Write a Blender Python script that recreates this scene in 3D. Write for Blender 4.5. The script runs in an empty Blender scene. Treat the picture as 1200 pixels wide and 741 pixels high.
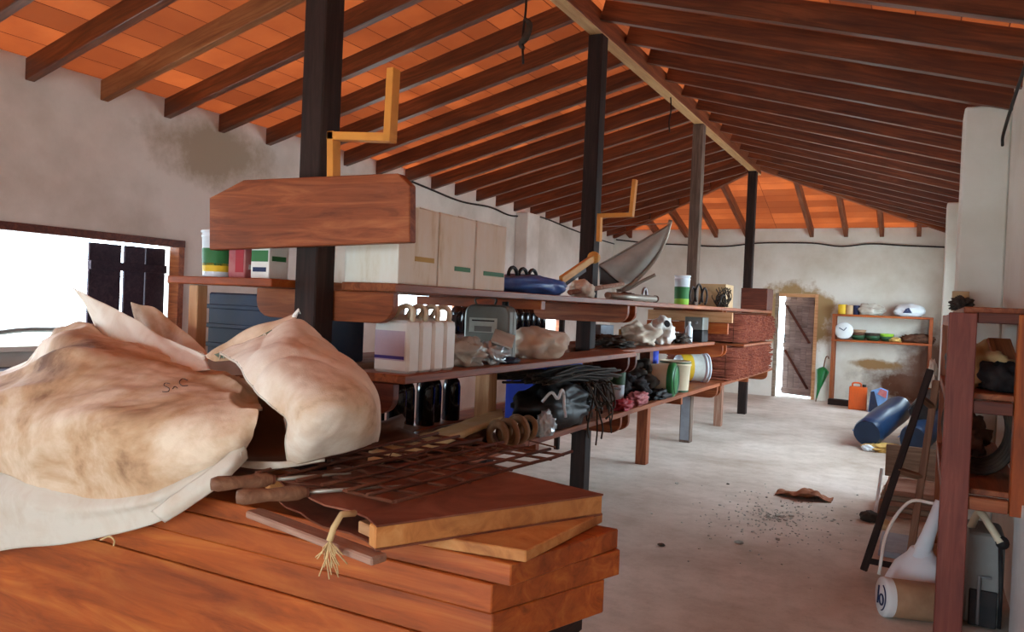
import bpy, bmesh, math, random
from mathutils import Vector, Matrix, noise as mnoise
random.seed(7)
S = bpy.context.scene
COL = S.collection
# ------------------------------------------------------------------ camera
F_PX, YAW, PITCH, ROLL = 907.677, .4899, -.0146, .0416
CAM = Vector((0, 0, 1.5))
_fw = Vector((-math.sin(YAW)*math.cos(PITCH), math.cos(YAW)*math.cos(PITCH), math.sin(PITCH)))
_r0 = Vector((math.cos(YAW), math.sin(YAW), 0)); _u0 = _r0.cross(_fw)
_r = _r0*math.cos(ROLL) + _u0*math.sin(ROLL); _u = _u0*math.cos(ROLL) - _r0*math.sin(ROLL)
cd = bpy.data.cameras.new('camera'); cd.sensor_width = 36; cd.lens = 36*F_PX/1200; cd.clip_start = .05
cam = bpy.data.objects.new('camera', cd); COL.objects.link(cam)
cam.matrix_world = Matrix(((_r.x, _u.x, -_fw.x, CAM.x), (_r.y, _u.y, -_fw.y, CAM.y), (_r.z, _u.z, -_fw.z, CAM.z), (0, 0, 0, 1)))
S.camera = cam
# ------------------------------------------------------------------ sky, sun, exposure
w = bpy.data.worlds.new('sky'); S.world = w; w.use_nodes = True
bg = w.node_tree.nodes['Background']; bg.inputs[0].default_value = (.68, .87, 1, 1); bg.inputs[1].default_value = 5.2
sd = bpy.data.lights.new('sun', 'SUN'); sd.energy = 4; sd.angle = math.radians(1); sd.color = (1, .97, .92)
sun = bpy.data.objects.new('sun', sd); COL.objects.link(sun)
sun.rotation_euler = Vector((.10, .62, -.80)).to_track_quat('-Z', 'Y').to_euler()
S.view_settings.view_transform = 'Standard'; S.view_settings.look = 'None'; S.view_settings.gamma = 1
S.view_settings.use_curve_mapping = False; S.view_settings.exposure = 1.72

def portal(loc, rot, sx, sy):       # guides sampling through an opening, gives no light itself
    l = bpy.data.lights.new('daylight_portal', 'AREA'); l.shape = 'RECTANGLE'; l.size = sx; l.size_y = sy
    l.cycles.is_portal = True
    o = bpy.data.objects.new('daylight_portal', l); COL.objects.link(o); o.location = loc; o.rotation_euler = rot
# ------------------------------------------------------------------ photo measuring: where a sight line meets a plane of the room
def _ray(px, py): return _fw + _r*((px-600)/F_PX) + _u*((370.5-py)/F_PX)
def onZ(px, py, z): d = _ray(px, py); return CAM + d*((z-1.5)/d.z)
def onX(px, py, x): d = _ray(px, py); return CAM + d*(x/d.x)
def onY(px, py, y): d = _ray(px, py); return CAM + d*(y/d.y)
def mpp(p): return (Vector(p)-CAM).dot(_fw)/F_PX      # metres per photo pixel there
V = Vector
# ------------------------------------------------------------------ materials
def lin(c):
    return tuple((v/255/12.92 if v <= 10 else ((v/255+.055)/1.055)**2.4) for v in c) + (1,)
MATS = {}
class NT:
    def __init__(s, name, rough=.7, metal=0, spec=.3):
        m = bpy.data.materials.new(name); m.use_nodes = True; s.m = m; s.t = m.node_tree; s.n = s.t.nodes
        s.b = s.n['Principled BSDF']; s.b.inputs['Roughness'].default_value = rough; s.b.inputs['Metallic'].default_value = metal
        s.b.inputs['Specular IOR Level'].default_value = spec
        MATS[name] = m
    def L(s, a, b): s.t.links.new(a, b)
    def coord(s, scale=(1, 1, 1), kind='Object', rnd=True):
        tc = s.n.new('ShaderNodeTexCoord'); mp = s.n.new('ShaderNodeMapping'); mp.inputs['Scale'].default_value = scale
        s.L(tc.outputs[kind], mp.inputs['Vector'])
        if rnd:
            oi = s.n.new('ShaderNodeObjectInfo'); mu = s.n.new('ShaderNodeMath'); mu.operation = 'MULTIPLY'; mu.inputs[1].default_value = 37
            s.L(oi.outputs['Random'], mu.inputs[0]); s.L(mu.outputs[0], mp.inputs['Location'])
        return mp.outputs['Vector']
    def noise(s, vec, scale, detail=5, rough=.6, dist=0):
        n = s.n.new('ShaderNodeTexNoise'); n.inputs['Scale'].default_value = scale; n.inputs['Detail'].default_value = detail
        n.inputs['Roughness'].default_value = rough; n.inputs['Distortion'].default_value = dist
        s.L(vec, n.inputs['Vector']); return n.outputs['Fac']
    def ramp(s, fac, stops):
        r = s.n.new('ShaderNodeValToRGB'); e = r.color_ramp.elements
        while len(e) < len(stops): e.new(.5)
        for el, (p, c) in zip(e, stops): el.position = p; el.color = lin(c) if len(c) == 3 else c
        s.L(fac, r.inputs['Fac']); return r.outputs['Color']
    def mix(s, fac, a, b, mode='MIX'):
        x = s.n.new('ShaderNodeMix'); x.data_type = 'RGBA'; x.blend_type = mode
        for i, v in ((0, fac), (6, a), (7, b)):
            if isinstance(v, (int, float)): x.inputs[i].default_value = v
            elif isinstance(v, tuple): x.inputs[i].default_value = lin(v)
            else: s.L(v, x.inputs[i])
        return x.outputs[2]
    def out(s, col, bumpfac=None, bump=.3, dist=.01):
        if isinstance(col, tuple): s.b.inputs['Base Color'].default_value = lin(col)
        else: s.L(col, s.b.inputs['Base Color'])
        if bumpfac is not None:
            b = s.n.new('ShaderNodeBump'); b.inputs['Strength'].default_value = bump; b.inputs['Distance'].default_value = dist
            s.L(bumpfac, b.inputs['Height']); s.L(b.outputs['Normal'], s.b.inputs['Normal'])
        return s.m

def wood(name, dark, mid, light, rough=.6, grain=(1.3, 16, 16), spec=.3, dirt=None):
    t = NT(name, rough, spec=spec); v = t.coord(grain); g = t.noise(v, 1.6, 7, .65, .9)
    c = t.ramp(g, [(.28, dark), (.5, mid), (.72, light)])
    v2 = t.coord((1.2, 3, 3)); n2 = t.noise(v2, 1.7, 3, .5)
    m = t.ramp(n2, [(.35, (0, 0, 0)), (.7, (255, 255, 255))])
    c = t.mix(m, c, t.mix(.45, c, dirt or dark))
    return t.out(c, g, .25, .004)
def plain(name, col, rough=.5, metal=0, var=.25, scale=9, dirt=(90, 70, 55), spec=.3):
    t = NT(name, rough, metal, spec); n = t.noise(t.coord(), scale, 4, .6)
    m = t.ramp(n, [(.42, (0, 0, 0)), (.85, (255, 255, 255))])
    mm = t.n.new('ShaderNodeMath'); mm.operation = 'MULTIPLY'; mm.inputs[1].default_value = var; t.L(m, mm.inputs[0])
    return t.out(t.mix(mm.outputs[0], col, dirt), n, .08, .004)

# plaster: off white, blotched, brown where the render has fallen away
def plaster(name, base, blotch, stain_boxes=()):
    t = NT(name, .9, spec=.1); v = t.coord(rnd=False); n = t.noise(v, 1.1, 6, .6); f = t.noise(v, 26, 4, .7)
    c = t.ramp(n, [(.3, blotch), (.58, base)])
    c = t.mix(t.ramp(f, [(.3, (190, 190, 190)), (.5, (255, 255, 255))]), t.mix(.16, c, blotch), c)
    for (cx, cy, cz, rx, ry, rz, col, soft) in stain_boxes:
        mp = t.n.new('ShaderNodeMapping'); tc = t.n.new('ShaderNodeTexCoord'); t.L(tc.outputs['Object'], mp.inputs['Vector'])
        mp.vector_type = 'POINT'; mp.inputs['Scale'].default_value = (1/rx, 1/ry, 1/rz); mp.inputs['Location'].default_value = (-cx/rx, -cy/ry, -cz/rz)
        ln = t.n.new('ShaderNodeVectorMath'); ln.operation = 'LENGTH'; t.L(mp.outputs[0], ln.inputs[0])
        nn = t.noise(v, 3.2, 6, .65); ad = t.n.new('ShaderNodeMath'); ad.operation = 'MULTIPLY_ADD'; ad.inputs[1].default_value = 1.3
        t.L(nn, ad.inputs[0]); t.L(ln.outputs['Value'], ad.inputs[2])
        m = t.ramp(ad.outputs[0], [(0, (255, 255, 255)), (.5, (255, 255, 255))])
        rp = t.n[-1] if False else m.node; rp.color_ramp.elements[0].position = 1.45-soft if False else .0
        mr = t.n.new('ShaderNodeMapRange'); mr.inputs['From Min'].default_value = 1.62; mr.inputs['From Max'].default_value = 1.62-soft
        t.L(ad.outputs[0], mr.inputs['Value']); t.n.remove(rp)
        c = t.mix(mr.outputs[0], c, col)
    return t.out(c, n, .25, .03)
plaster('plaster_side', (226, 215, 206), (196, 182, 170), [(-5.71, 4.9, 2.75, .3, .9, .35, (176, 158, 138), .5)])
plaster('plaster_back', (228, 222, 212), (205, 194, 178), [
    (-2.1, 15, 1.5, .82, .4, .72, (168, 138, 98), .25),
    (-.1, 15, .35, 1.15, .4, .55, (98, 64, 48), .6), (.1, 15, .85, .65, .4, .75, (124, 92, 78), .7),
    (-.75, 15, .72, .5, .3, .12, (150, 115, 78), .4)])
plaster('plaster_pier', (228, 224, 214), (212, 204, 190))
t = NT('dusty_concrete', .95, spec=.08); v = t.coord(rnd=False)
n1 = t.noise(v, .9, 6, .62); n2 = t.noise(v, 7, 6, .7); n3 = t.noise(v, 60, 3, .7)
c = t.ramp(n1, [(.3, (176, 160, 146)), (.52, (206, 192, 180)), (.7, (222, 210, 200))])
c = t.mix(t.ramp(n2, [(.32, (150, 150, 150)), (.55, (0, 0, 0))]), c, (150, 130, 112))
c = t.mix(t.ramp(n3, [(.3, (120, 120, 120)), (.45, (0, 0, 0))]), c, (140, 120, 104)); t.out(c, n2, .3, .01)
t = NT('outside_ground', .95, spec=.05); t.out(t.ramp(t.noise(t.coord(rnd=False), .6), [(.3, (168, 172, 170)), (.7, (198, 202, 198))]))

t = NT('terracotta_tiles', .85, spec=.15); tc = t.n.new('ShaderNodeTexCoord'); b = t.n.new('ShaderNodeTexBrick')
t.L(tc.outputs['UV'], b.inputs['Vector'])
b.inputs['Scale'].default_value = 1; b.inputs['Brick Width'].default_value = .569; b.inputs['Row Height'].default_value = .24
b.inputs['Mortar Size'].default_value = .004; b.inputs['Mortar Smooth'].default_value = .2; b.inputs['Bias'].default_value = 0
b.offset = 0; b.squash = 1
b.inputs['Color1'].default_value = lin((156, 102, 66)); b.inputs['Color2'].default_value = lin((128, 80, 52)); b.inputs['Mortar'].default_value = lin((70, 30, 18))
n = t.noise(tc.outputs['UV'], 2.2, 5, .6)
c = t.mix(t.ramp(n, [(.35, (170, 170, 170)), (.6, (0, 0, 0))]), b.outputs['Color'], (124, 74, 48)); t.out(c, b.outputs['Fac'], -.4, .006)

wood('rafter_wood', (58, 27, 16), (104, 51, 28), (142, 78, 44), rough=.38, spec=.5, grain=(1.0, 14, 14))
wood('rafter_wood_pale', (112, 62, 34), (150, 92, 54), (176, 118, 74), grain=(1.0, 14, 14))
wood('ridge_wood', (84, 40, 22), (126, 66, 38), (156, 92, 56))
wood('ridge_wood_pale', (170, 120, 76), (196, 148, 98), (210, 170, 120))
wood('post_wood', (26, 15, 12), (44, 27, 22), (66, 44, 36), rough=.75)
wood('post_wood_grey', (82, 64, 54), (112, 92, 80), (140, 118, 104), rough=.85)
wood('red_wood', (98, 46, 24), (152, 80, 44), (184, 110, 66), rough=.5)
wood('red_wood_dark', (66, 28, 20), (100, 48, 32), (128, 66, 44), rough=.5)
wood('orange_wood', (112, 48, 15), (172, 80, 27), (198, 112, 48), rough=.5, grain=(1.1, 9, 9), dirt=(100, 44, 24))
wood('saw_grain_wood', (150, 84, 40), (196, 124, 66), (214, 150, 90), rough=.7, grain=(7, 7, 7), dirt=(130, 84, 48))
wood('pine', (186, 128, 84), (214, 160, 114), (232, 186, 144), rough=.65)
wood('dusty_plank', (126, 84, 66), (160, 118, 98), (186, 150, 130), rough=.9)
wood('grey_board', (110, 92, 76), (146, 126, 108), (176, 156, 136), rough=.9)
wood('shutter_wood', (34, 22, 34), (52, 36, 46), (76, 54, 60), rough=.8)
wood('door_wood', (112, 90, 84), (150, 126, 120), (182, 158, 150), rough=.8)
wood('hardboard', (96, 48, 32), (128, 70, 48), (150, 92, 68), rough=.8, grain=(3, 3, 3))
wood('handle_wood', (92, 58, 40), (130, 88, 64), (160, 116, 88), rough=.6)
wood('post_red_paint', (96, 44, 36), (128, 64, 52), (150, 84, 68), rough=.55)
wood('brush_sticks', (84, 34, 22), (130, 60, 40), (176, 104, 74), rough=.8, grain=(6, 30, 30))
wood('yellow_wood', (196, 130, 50), (224, 166, 84), (236, 190, 116), rough=.6)

def sackcloth(name, base, tan, brown, lo=.42):
    t = NT(name, .75, spec=.2); v = t.coord(rnd=False); n = t.noise(v, 2.6, 6, .62, .4); m = t.noise(v, 6.5, 5, .65, .8); f = t.noise(v, 240, 2, .6)
    c = t.ramp(n, [(lo-.12, brown), (lo, tan), (lo+.16, base)])
    c = t.mix(t.ramp(m, [(.36, (150, 150, 150)), (.52, (0, 0, 0))]), c, tan)
    return t.out(c, f, .25, .002)
sackcloth('woven_sack', (230, 212, 194), (206, 174, 146), (136, 92, 64), .36)
sackcloth('woven_sack_brown', (226, 200, 174), (192, 152, 116), (118, 78, 52), .43)
sackcloth('woven_sack_white', (204, 190, 174), (188, 164, 142), (150, 116, 90), .36)
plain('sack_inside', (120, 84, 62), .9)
plain('pen_ink', (84, 62, 60), .8); plain('twine', (206, 172, 124), .9)
plain('green_print', (92, 104, 84), .8)
def carton():
    t = NT('stained_carton', .85, spec=.15); v = t.coord((5, 5, 1.2)); n = t.noise(v, 1.6, 6, .65); v2 = t.coord(); n2 = t.noise(v2, 5)
    c = t.ramp(n, [(.27, (150, 112, 70)), (.34, (222, 204, 176)), (.44, (238, 226, 208)), (.62, (242, 234, 222))])
    return t.out(t.mix(t.ramp(n2, [(.35, (110, 110, 110)), (.55, (0, 0, 0))]), c, (222, 202, 176)), n2, .1, .003)
carton()
plain('white_plastic', (236, 230, 222), .35, var=.25, dirt=(190, 160, 130)); plain('white_plastic_clean', (228, 234, 240), .3, var=.15, dirt=(190, 190, 190))
plain('off_white_rag', (222, 206, 186), .9); plain('cream_plastic', (224, 206, 176), .5)
plain('label_lilac', (196, 172, 186), .6, var=.4, dirt=(220, 200, 200)); plain('label_purple', (70, 50, 130), .5); plain('label_green', (52, 116, 62), .6); plain('label_yellow', (232, 190, 50), .6)
plain('label_ochre', (204, 164, 92), .7); plain('label_navy', (36, 46, 84), .6); plain('label_paper', (206, 208, 200), .7, var=.4)
plain('green_plastic', (34, 120, 62), .35); plain('lime_paint', (150, 200, 60), .6); plain('dark_green_plastic', (40, 78, 50), .5)
plain('pink_box', (176, 92, 96), .7, var=.5, dirt=(210, 170, 160)); plain('crimson', (176, 40, 54), .6)
plain('dark_blue', (34, 42, 66), .6); plain('navy_tarp', (26, 46, 74), .35, var=.4, dirt=(20, 24, 34)); plain('blue_tarp', (56, 96, 170), .4, var=.3, dirt=(150, 160, 180))
plain('blue_box', (40, 66, 190), .5, var=.15, dirt=(120, 140, 210)); plain('sky_blue', (120, 160, 214), .6)
plain('black_plastic', (26, 24, 26), .5, var=.2); plain('black_rubber', (24, 22, 24), .6); plain('black_glass', (22, 24, 30), .12, spec=.6, var=.1)
plain('dark_junk', (56, 46, 40), .8, var=.6, dirt=(110, 90, 70)); plain('brown_cloth', (96, 62, 46), .9, var=.5, dirt=(60, 40, 30)); plain('tan_cloth', (202, 164, 112), .9, var=.4, dirt=(230, 210, 180))
plain('dish_steel', (176, 173, 165), .55, .1, var=.35, dirt=(84, 78, 70)); plain('pipe_steel', (160, 150, 138), .45, .5); plain('rust_steel', (92, 48, 32), .8, .2, var=.6, dirt=(140, 80, 50))
plain('grey_tin', (124, 124, 118), .45, .4, var=.5, dirt=(110, 84, 64)); plain('zinc', (150, 150, 152), .4, .5); plain('dark_steel', (50, 44, 42), .6, .3)
plain('grey_plastic', (128, 126, 122), .5); plain('orange_plastic', (214, 92, 34), .45); plain('silver_foil', (200, 210, 214), .25, .4)
plain('rope', (128, 92, 64), .9, var=.6, dirt=(190, 160, 120)); plain('cable_black', (34, 28, 26), .6); plain('leaf_brown', (150, 92, 62), .85, var=.6, dirt=(90, 50, 34))
plain('rubble', (186, 184, 174), .9, var=.6, dirt=(90, 84, 74)); plain('brown_glass', (92, 54, 28), .15, spec=.6); plain('white_paint', (224, 226, 226), .5, var=.15)
plain('strap_metal', (222, 150, 66), .5, .1, var=.35, dirt=(150, 84, 40)); plain('tan_tin', (196, 160, 116), .5); plain('black_cloth', (28, 24, 28), .9)
plain('brown_jug', (170, 134, 104), .5, var=.6, dirt=(120, 78, 54)); plain('pale_blue_grey', (150, 156, 166), .6, var=.4)
t = NT('clear_bag', .25, spec=.4); t.out((206, 198, 184)); t.b.inputs['Alpha'].default_value = .75
# ------------------------------------------------------------------ building tools
def tag(o, label=None, cat=None, group=None, kind=None):
    if label: o['label'] = label
    if cat: o['category'] = cat
    if group: o['group'] = group
    if kind: o['kind'] = kind
    return o
def empty(name, loc, label, cat, group=None, rz=0):
    o = bpy.data.objects.new(name, None); COL.objects.link(o); o.location = loc; o.rotation_euler = (0, 0, rz); o.empty_display_size = .05
    return tag(o, label, cat, group)
class MB:
    def __init__(s): s.bm = bmesh.new(); s.mi = 0
    def _fin(s, vs, M):
        for v in vs: v.co = M @ v.co
        for f in set(f for v in vs for f in v.link_faces): f.material_index = s.mi
    def box(s, c, d, rot=(0, 0, 0), bev=0, seg=1):
        r = bmesh.ops.create_cube(s.bm, size=1); vs = r['verts']
        for v in vs: v.co = V((v.co.x*d[0], v.co.y*d[1], v.co.z*d[2]))
        if bev:
            es = list({e for v in vs for e in v.link_edges})
            rr = bmesh.ops.bevel(s.bm, geom=es, offset=bev, segments=seg, affect='EDGES', profile=.6)
            vs = list({v for f in rr['faces'] for v in f.verts} | {v for v in vs if v.is_valid})
        from mathutils import Euler
        s._fin(vs, Matrix.Translation(c) @ Euler(rot).to_matrix().to_4x4()); return s
    def prism(s, pts, vec, bev=0):                       # polygon pts extruded along vec
        a = [s.bm.verts.new(V(p)) for p in pts]; b_ = [s.bm.verts.new(V(p)+V(vec)) for p in pts]; n = len(pts)
        fs = [s.bm.faces.new(a[::-1]), s.bm.faces.new(b_)]
        for i in range(n): fs.append(s.bm.faces.new((a[i], a[(i+1) % n], b_[(i+1) % n], b_[i])))
        for f in fs: f.material_index = s.mi
        bmesh.ops.recalc_face_normals(s.bm, faces=fs)
        if bev: bmesh.ops.bevel(s.bm, geom=list({e for f in fs for e in f.edges}), offset=bev, segments=1, affect='EDGES')
        return s
    def tube(s, pts, rad, n=8, caps=True, closed=False):
        pts = [V(p) for p in pts]; N = len(pts)
        rs = rad if isinstance(rad, (list, tuple)) else [rad]*N
        rings = []; up = None
        for i, p in enumerate(pts):
            if closed: tg = pts[(i+1) % N]-pts[i-1]
            else: tg = pts[min(i+1, N-1)]-pts[max(i-1, 0)]
            if tg.length < 1e-9: tg = V((0, 0, 1))
            tg.normalize()
            if up is None: up = tg.orthogonal().normalized()
            up = (up-tg*up.dot(tg)); up = up.normalized() if up.length > 1e-6 else tg.orthogonal().normalized()
            sd_ = tg.cross(up)
            rings.append([s.bm.verts.new(p+(up*math.cos(2*math.pi*k/n)+sd_*math.sin(2*math.pi*k/n))*rs[i]) for k in range(n)])
        for i in range(N if closed else N-1):
            A, B = rings[i], rings[(i+1) % N]
            for k in range(n):
                f = s.bm.faces.new((A[k], A[(k+1) % n], B[(k+1) % n], B[k])); f.material_index = s.mi; f.smooth = True
        if caps and not closed:
            for q in (rings[0][::-1], rings[-1]):
                f = s.bm.faces.new(q); f.material_index = s.mi
        return s
    def lathe(s, prof, c=(0, 0, 0), n=24, M=None):      # prof: (r, z)
        M = M or Matrix.Identity(4); M = Matrix.Translation(c) @ M; rings = []
        for r, z in prof:
            if r < 1e-6: rings.append([s.bm.verts.new(M @ V((0, 0, z)))])
            else: rings.append([s.bm.verts.new(M @ V((r*math.cos(2*math.pi*k/n), r*math.sin(2*math.pi*k/n), z))) for k in range(n)])
        for A, B in zip(rings, rings[1:]):
            for k in range(n):
                a, b_, c_, d = A[k % len(A)], A[(k+1) % len(A)], B[(k+1) % len(B)], B[k % len(B)]
                q = [];  [q.append(x) for x in (a, b_, c_, d) if x not in q]
                if len(q) >= 3:
                    f = s.bm.faces.new(q); f.material_index = s.mi; f.smooth = True
        return s
    def blob(s, c, d, seed=0, amp=.18, fr=2.2, sub=4, flat=.25, rz=0, ridge=.0):  # crumpled lump sitting on its base
        r = bmesh.ops.create_icosphere(s.bm, subdivisions=sub, radius=1); vs = r['verts']; off = V((seed*3.7, seed*1.3, seed*7.1))
        for v in vs:
            p = v.co.copy(); k = 1+amp*mnoise.fractal(p*fr+off, 1, 2.1, 4)*1.4
            if ridge: k -= ridge*abs(mnoise.noise(p*fr*1.7+off*2))
            p = p*k; p.z = max(p.z, -1+2*flat*.5) if p.z < 0 else p.z
            v.co = V((p.x*d[0]/2, p.y*d[1]/2, (p.z+1-flat)/(2-flat)*d[2]))
        z0 = min(v.co.z for v in vs)
        for v in vs: v.co.z -= z0
        s._fin(vs, Matrix.Translation(c) @ Matrix.Rotation(rz, 4, 'Z'))
        for f in set(f for v in vs for f in v.link_faces): f.smooth = True
        return s
    def grid(s, G, closeu=False):
        vv = [[s.bm.verts.new(p) for p in row] for row in G]
        for i in range(len(vv)-1):
            for j in range(len(vv[0])-(0 if closeu else 1)):
                j2 = (j+1) % len(vv[0]); f = s.bm.faces.new((vv[i][j], vv[i][j2], vv[i+1][j2], vv[i+1][j])); f.smooth = True; f.material_index = s.mi
        return s
    def build(s, name, mats, parent=None, loc=None, M=None, solid=0, smooth=False):
        me = bpy.data.meshes.new(name); s.bm.normal_update(); s.bm.to_mesh(me); s.bm.free()
        for m in (mats if isinstance(mats, (list, tuple)) else [mats]): me.materials.append(MATS[m] if isinstance(m, str) else m)
        if smooth:
            for p in me.polygons: p.use_smooth = True
        o = bpy.data.objects.new(name, me); COL.objects.link(o)
        if parent: o.parent = parent
        if M is not None: o.matrix_local = M
        elif loc is not None: o.location = loc
        if solid:
            md = o.modifiers.new('thickness', 'SOLIDIFY'); md.thickness = solid; md.offset = -1
        return o
def cr(P, n):                                            # Catmull-Rom through points
    P = [V(p) for p in P]; m = len(P)-1; out = []
    for i in range(n):
        t_ = i/(n-1)*m; k = min(int(t_), m-1); u = t_-k
        p0 = P[k-1] if k else P[0]*2-P[1]; p1, p2 = P[k], P[k+1]; p3 = P[k+2] if k+2 <= m else P[m]*2-P[m-1]
        out.append(.5*((2*p1)+(p2-p0)*u+(2*p0-5*p1+4*p2-p3)*u*u+(3*p1-p0-3*p2+p3)*u**3))
    return out
def loft(rows, nu, nv):
    rs = [cr(r, nu) for r in rows]; cols = [cr([r[j] for r in rs], nv) for j in range(nu)]
    return [[cols[j][i] for j in range(nu)] for i in range(nv)]
def frame_of(a, b, up=(0, 0, 1)):                        # matrix: X from a to b, origin at the middle
    a, b = V(a), V(b); x = (b-a).normalized(); z = V(up); y = z.cross(x)
    if y.length < 1e-4: y = V((0, 1, 0)).cross(x) if abs(x.y) < .9 else V((1, 0, 0)).cross(x)
    y.normalize(); z = x.cross(y); m = (a+b)/2
    return Matrix(((x.x, y.x, z.x, m.x), (x.y, y.y, z.y, m.y), (x.z, y.z, z.z, m.z), (0, 0, 0, 1))), (b-a).length
def beam(name, a, b, wd, th, m, parent=None, bev=.004, up=(0, 0, 1)):   # timber from a to b, grain along its length
    M, L = frame_of(a, b, up)
    if parent: M = parent.matrix_basis.inverted() @ M
    return MB().box((0, 0, 0), (L, wd, th), bev=bev).build(name, m, parent, M=M)
ORD = ['first', 'second', 'third', 'fourth', 'fifth', 'sixth', 'seventh', 'eighth', 'ninth', 'tenth', 'eleventh', 'twelfth', 'thirteenth', 'fourteenth', 'fifteenth',
       'sixteenth', 'seventeenth', 'eighteenth', 'nineteenth', 'twentieth', 'twenty-first', 'twenty-second', 'twenty-third', 'twenty-fourth', 'twenty-fifth']
# ================================================================== THE SETTING
XL, XR, YB, YF, XC = -5.71, .46, 15.0, -3.0, -2.38       # left wall, right wall, back wall, open front, ridge line
ZW, ZR, YH = 2.954, 3.76, 12.25                          # rafter underside at walls and at ridge, ridge end
RT = .15                                                 # rafter depth
def struct(o): return tag(o, kind='structure')
struct(MB().box(((XL+XR)/2, (YB+YF)/2, -.06), (XR-XL+.6, YB-YF+.6, .12)).build('floor', 'dusty_concrete'))
struct(MB().prism([(XL-40, -40, -.12), (40, -40, -.12), (40, 60, -.12), (XL-40, 60, -.12)], (0, 0, -.1)).build('ground', 'outside_ground'))
WT = .32; ZT = ZW+RT+.04
def wall_x(name, x0, x1, holes, m):                      # wall running along Y with openings (y0,y1,z0,z1)
    mb = MB(); ys = sorted({YF, YB+WT} | {h[0] for h in holes} | {h[1] for h in holes})
    for a, b_ in zip(ys, ys[1:]):
        h = [q for q in holes if q[0] <= a and q[1] >= b_]
        spans = [(0, ZT)] if not h else [(0, h[0][2]), (h[0][3], ZT)]
        for z0, z1 in spans: mb.box(((x0+x1)/2, (a+b_)/2, (z0+z1)/2), (x1-x0, b_-a, z1-z0))
    return struct(mb.build(name, m))
WIN = [(.90, 4.59, 1.02, 1.93), (7.55, 9.15, 1.0, 1.80), (11.0, 12.6, .80, 1.42)]  # third opening is unseen, added to bring daylight to the far end
WINR_ADDED = [(7.2, 10.4, .95, 2.35), (12.0, 14.0, .95, 2.35)]  # unseen openings in the right wall, added to brighten the back
wall_x('wall_left', XL-WT, XL, WIN, 'plaster_side')
wall_x('wall_right', XR, XR+WT, WINR_ADDED, 'plaster_pier')
DX0, DX1, DZ = -2.47, -1.72, 1.92                        # back door opening
mb = MB()
for x0, x1, z0, z1 in ((XL-WT, DX0, 0, ZT), (DX1, XR+WT, 0, ZT), (DX0, DX1, DZ, ZT)): mb.box(((x0+x1)/2, YB+WT/2, (z0+z1)/2), (x1-x0, WT, z1-z0))
struct(mb.build('wall_back', 'plaster_back'))
FO = (-3.2, -.8, 2.2)                                     # guessed doorway behind the camera, unseen, added to let daylight in
mb = MB()
for x0, x1, z0, z1 in ((XL-WT, FO[0], 0, ZT), (FO[1], XR+WT, 0, ZT), (FO[0], FO[1], FO[2], ZT)): mb.box(((x0+x1)/2, YF-WT/2, (z0+z1)/2), (x1-x0, WT, z1-z0))
mb.prism([(XL, YF-.16, ZT-.05), (XR, YF-.16, ZT-.05), (XC, YF-.16, ZR+.1)], (0, -.1, 0))
struct(mb.build('wall_front', 'plaster_side'))
for i, (y0, y1) in enumerate(((6.22, 6.62), (11.1, 11.5))):
    struct(MB().box(((XR+.18)/2, (y0+y1)/2, (ZW+.05)/2), (XR-.18, y1-y0, ZW+.05), bev=.012).build('trim_%d' % (i+1), 'plaster_pier'))
for i, y in enumerate((6.05, 10.7)):
    struct(MB().box((XL+.11, y+.2, ZT/2-.1), (.22, .42, ZT-.2), bev=.012).build('trim_%d' % (i+3), 'plaster_side')) if y > 8 else None
# ceiling of flat tiles on the rafters, UVs in metres (u along the eaves, v up the slope)
bm = bmesh.new(); uvl = bm.loops.layers.uv.new('UVMap')
def ceil_face(pts, uax):
    e = RT+.012; vs = [bm.verts.new(V(p)+V((0, 0, e))) for p in pts]; f = bm.faces.new(vs)
    for l in f.loops:
        p = l.vert.co
        if uax == 'Y': l[uvl].uv = (p.y-3.249+.569*40, (p.x-XC)*1.03+20)
        else: l[uvl].uv = (p.x+5.35+.569*20, p.y*1.04)
SL = (ZR-ZW)/(XC-XL); SR = (ZR-ZW)/(XR-XC); SB = (ZR-ZW)/(YB-YH)
ov = .5
zl_ = lambda x: ZR-SL*(XC-x); zr_ = lambda x: ZR-SR*(x-XC); zb_ = lambda y: ZR-SB*(y-YH)
ceil_face([(XL-ov, YF-.5, zl_(XL-ov)), (XC, YF-.5, ZR), (XC, YH, ZR), (XL, YB, ZW), (XL-ov, YB, zl_(XL-ov))], 'Y')
ceil_face([(XC, YF-.5, ZR), (XR+ov, YF-.5, zr_(XR+ov)), (XR+ov, YB, zr_(XR+ov)), (XR, YB, ZW), (XC, YH, ZR)], 'Y')
ceil_face([(XC, YH, ZR), (XR, YB, ZW), (XR, YB+ov, zb_(YB+ov)), (XL, YB+ov, zb_(YB+ov)), (XL, YB, ZW)], 'X')
bmesh.ops.solidify(bm, geom=bm.faces[:], thickness=-.05)
me = bpy.data.meshes.new('ceiling'); bm.normal_update(); bm.to_mesh(me); bm.free(); me.materials.append(MATS['terracotta_tiles'])
o = bpy.data.objects.new('ceiling', me); COL.objects.link(o); struct(o)
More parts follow.
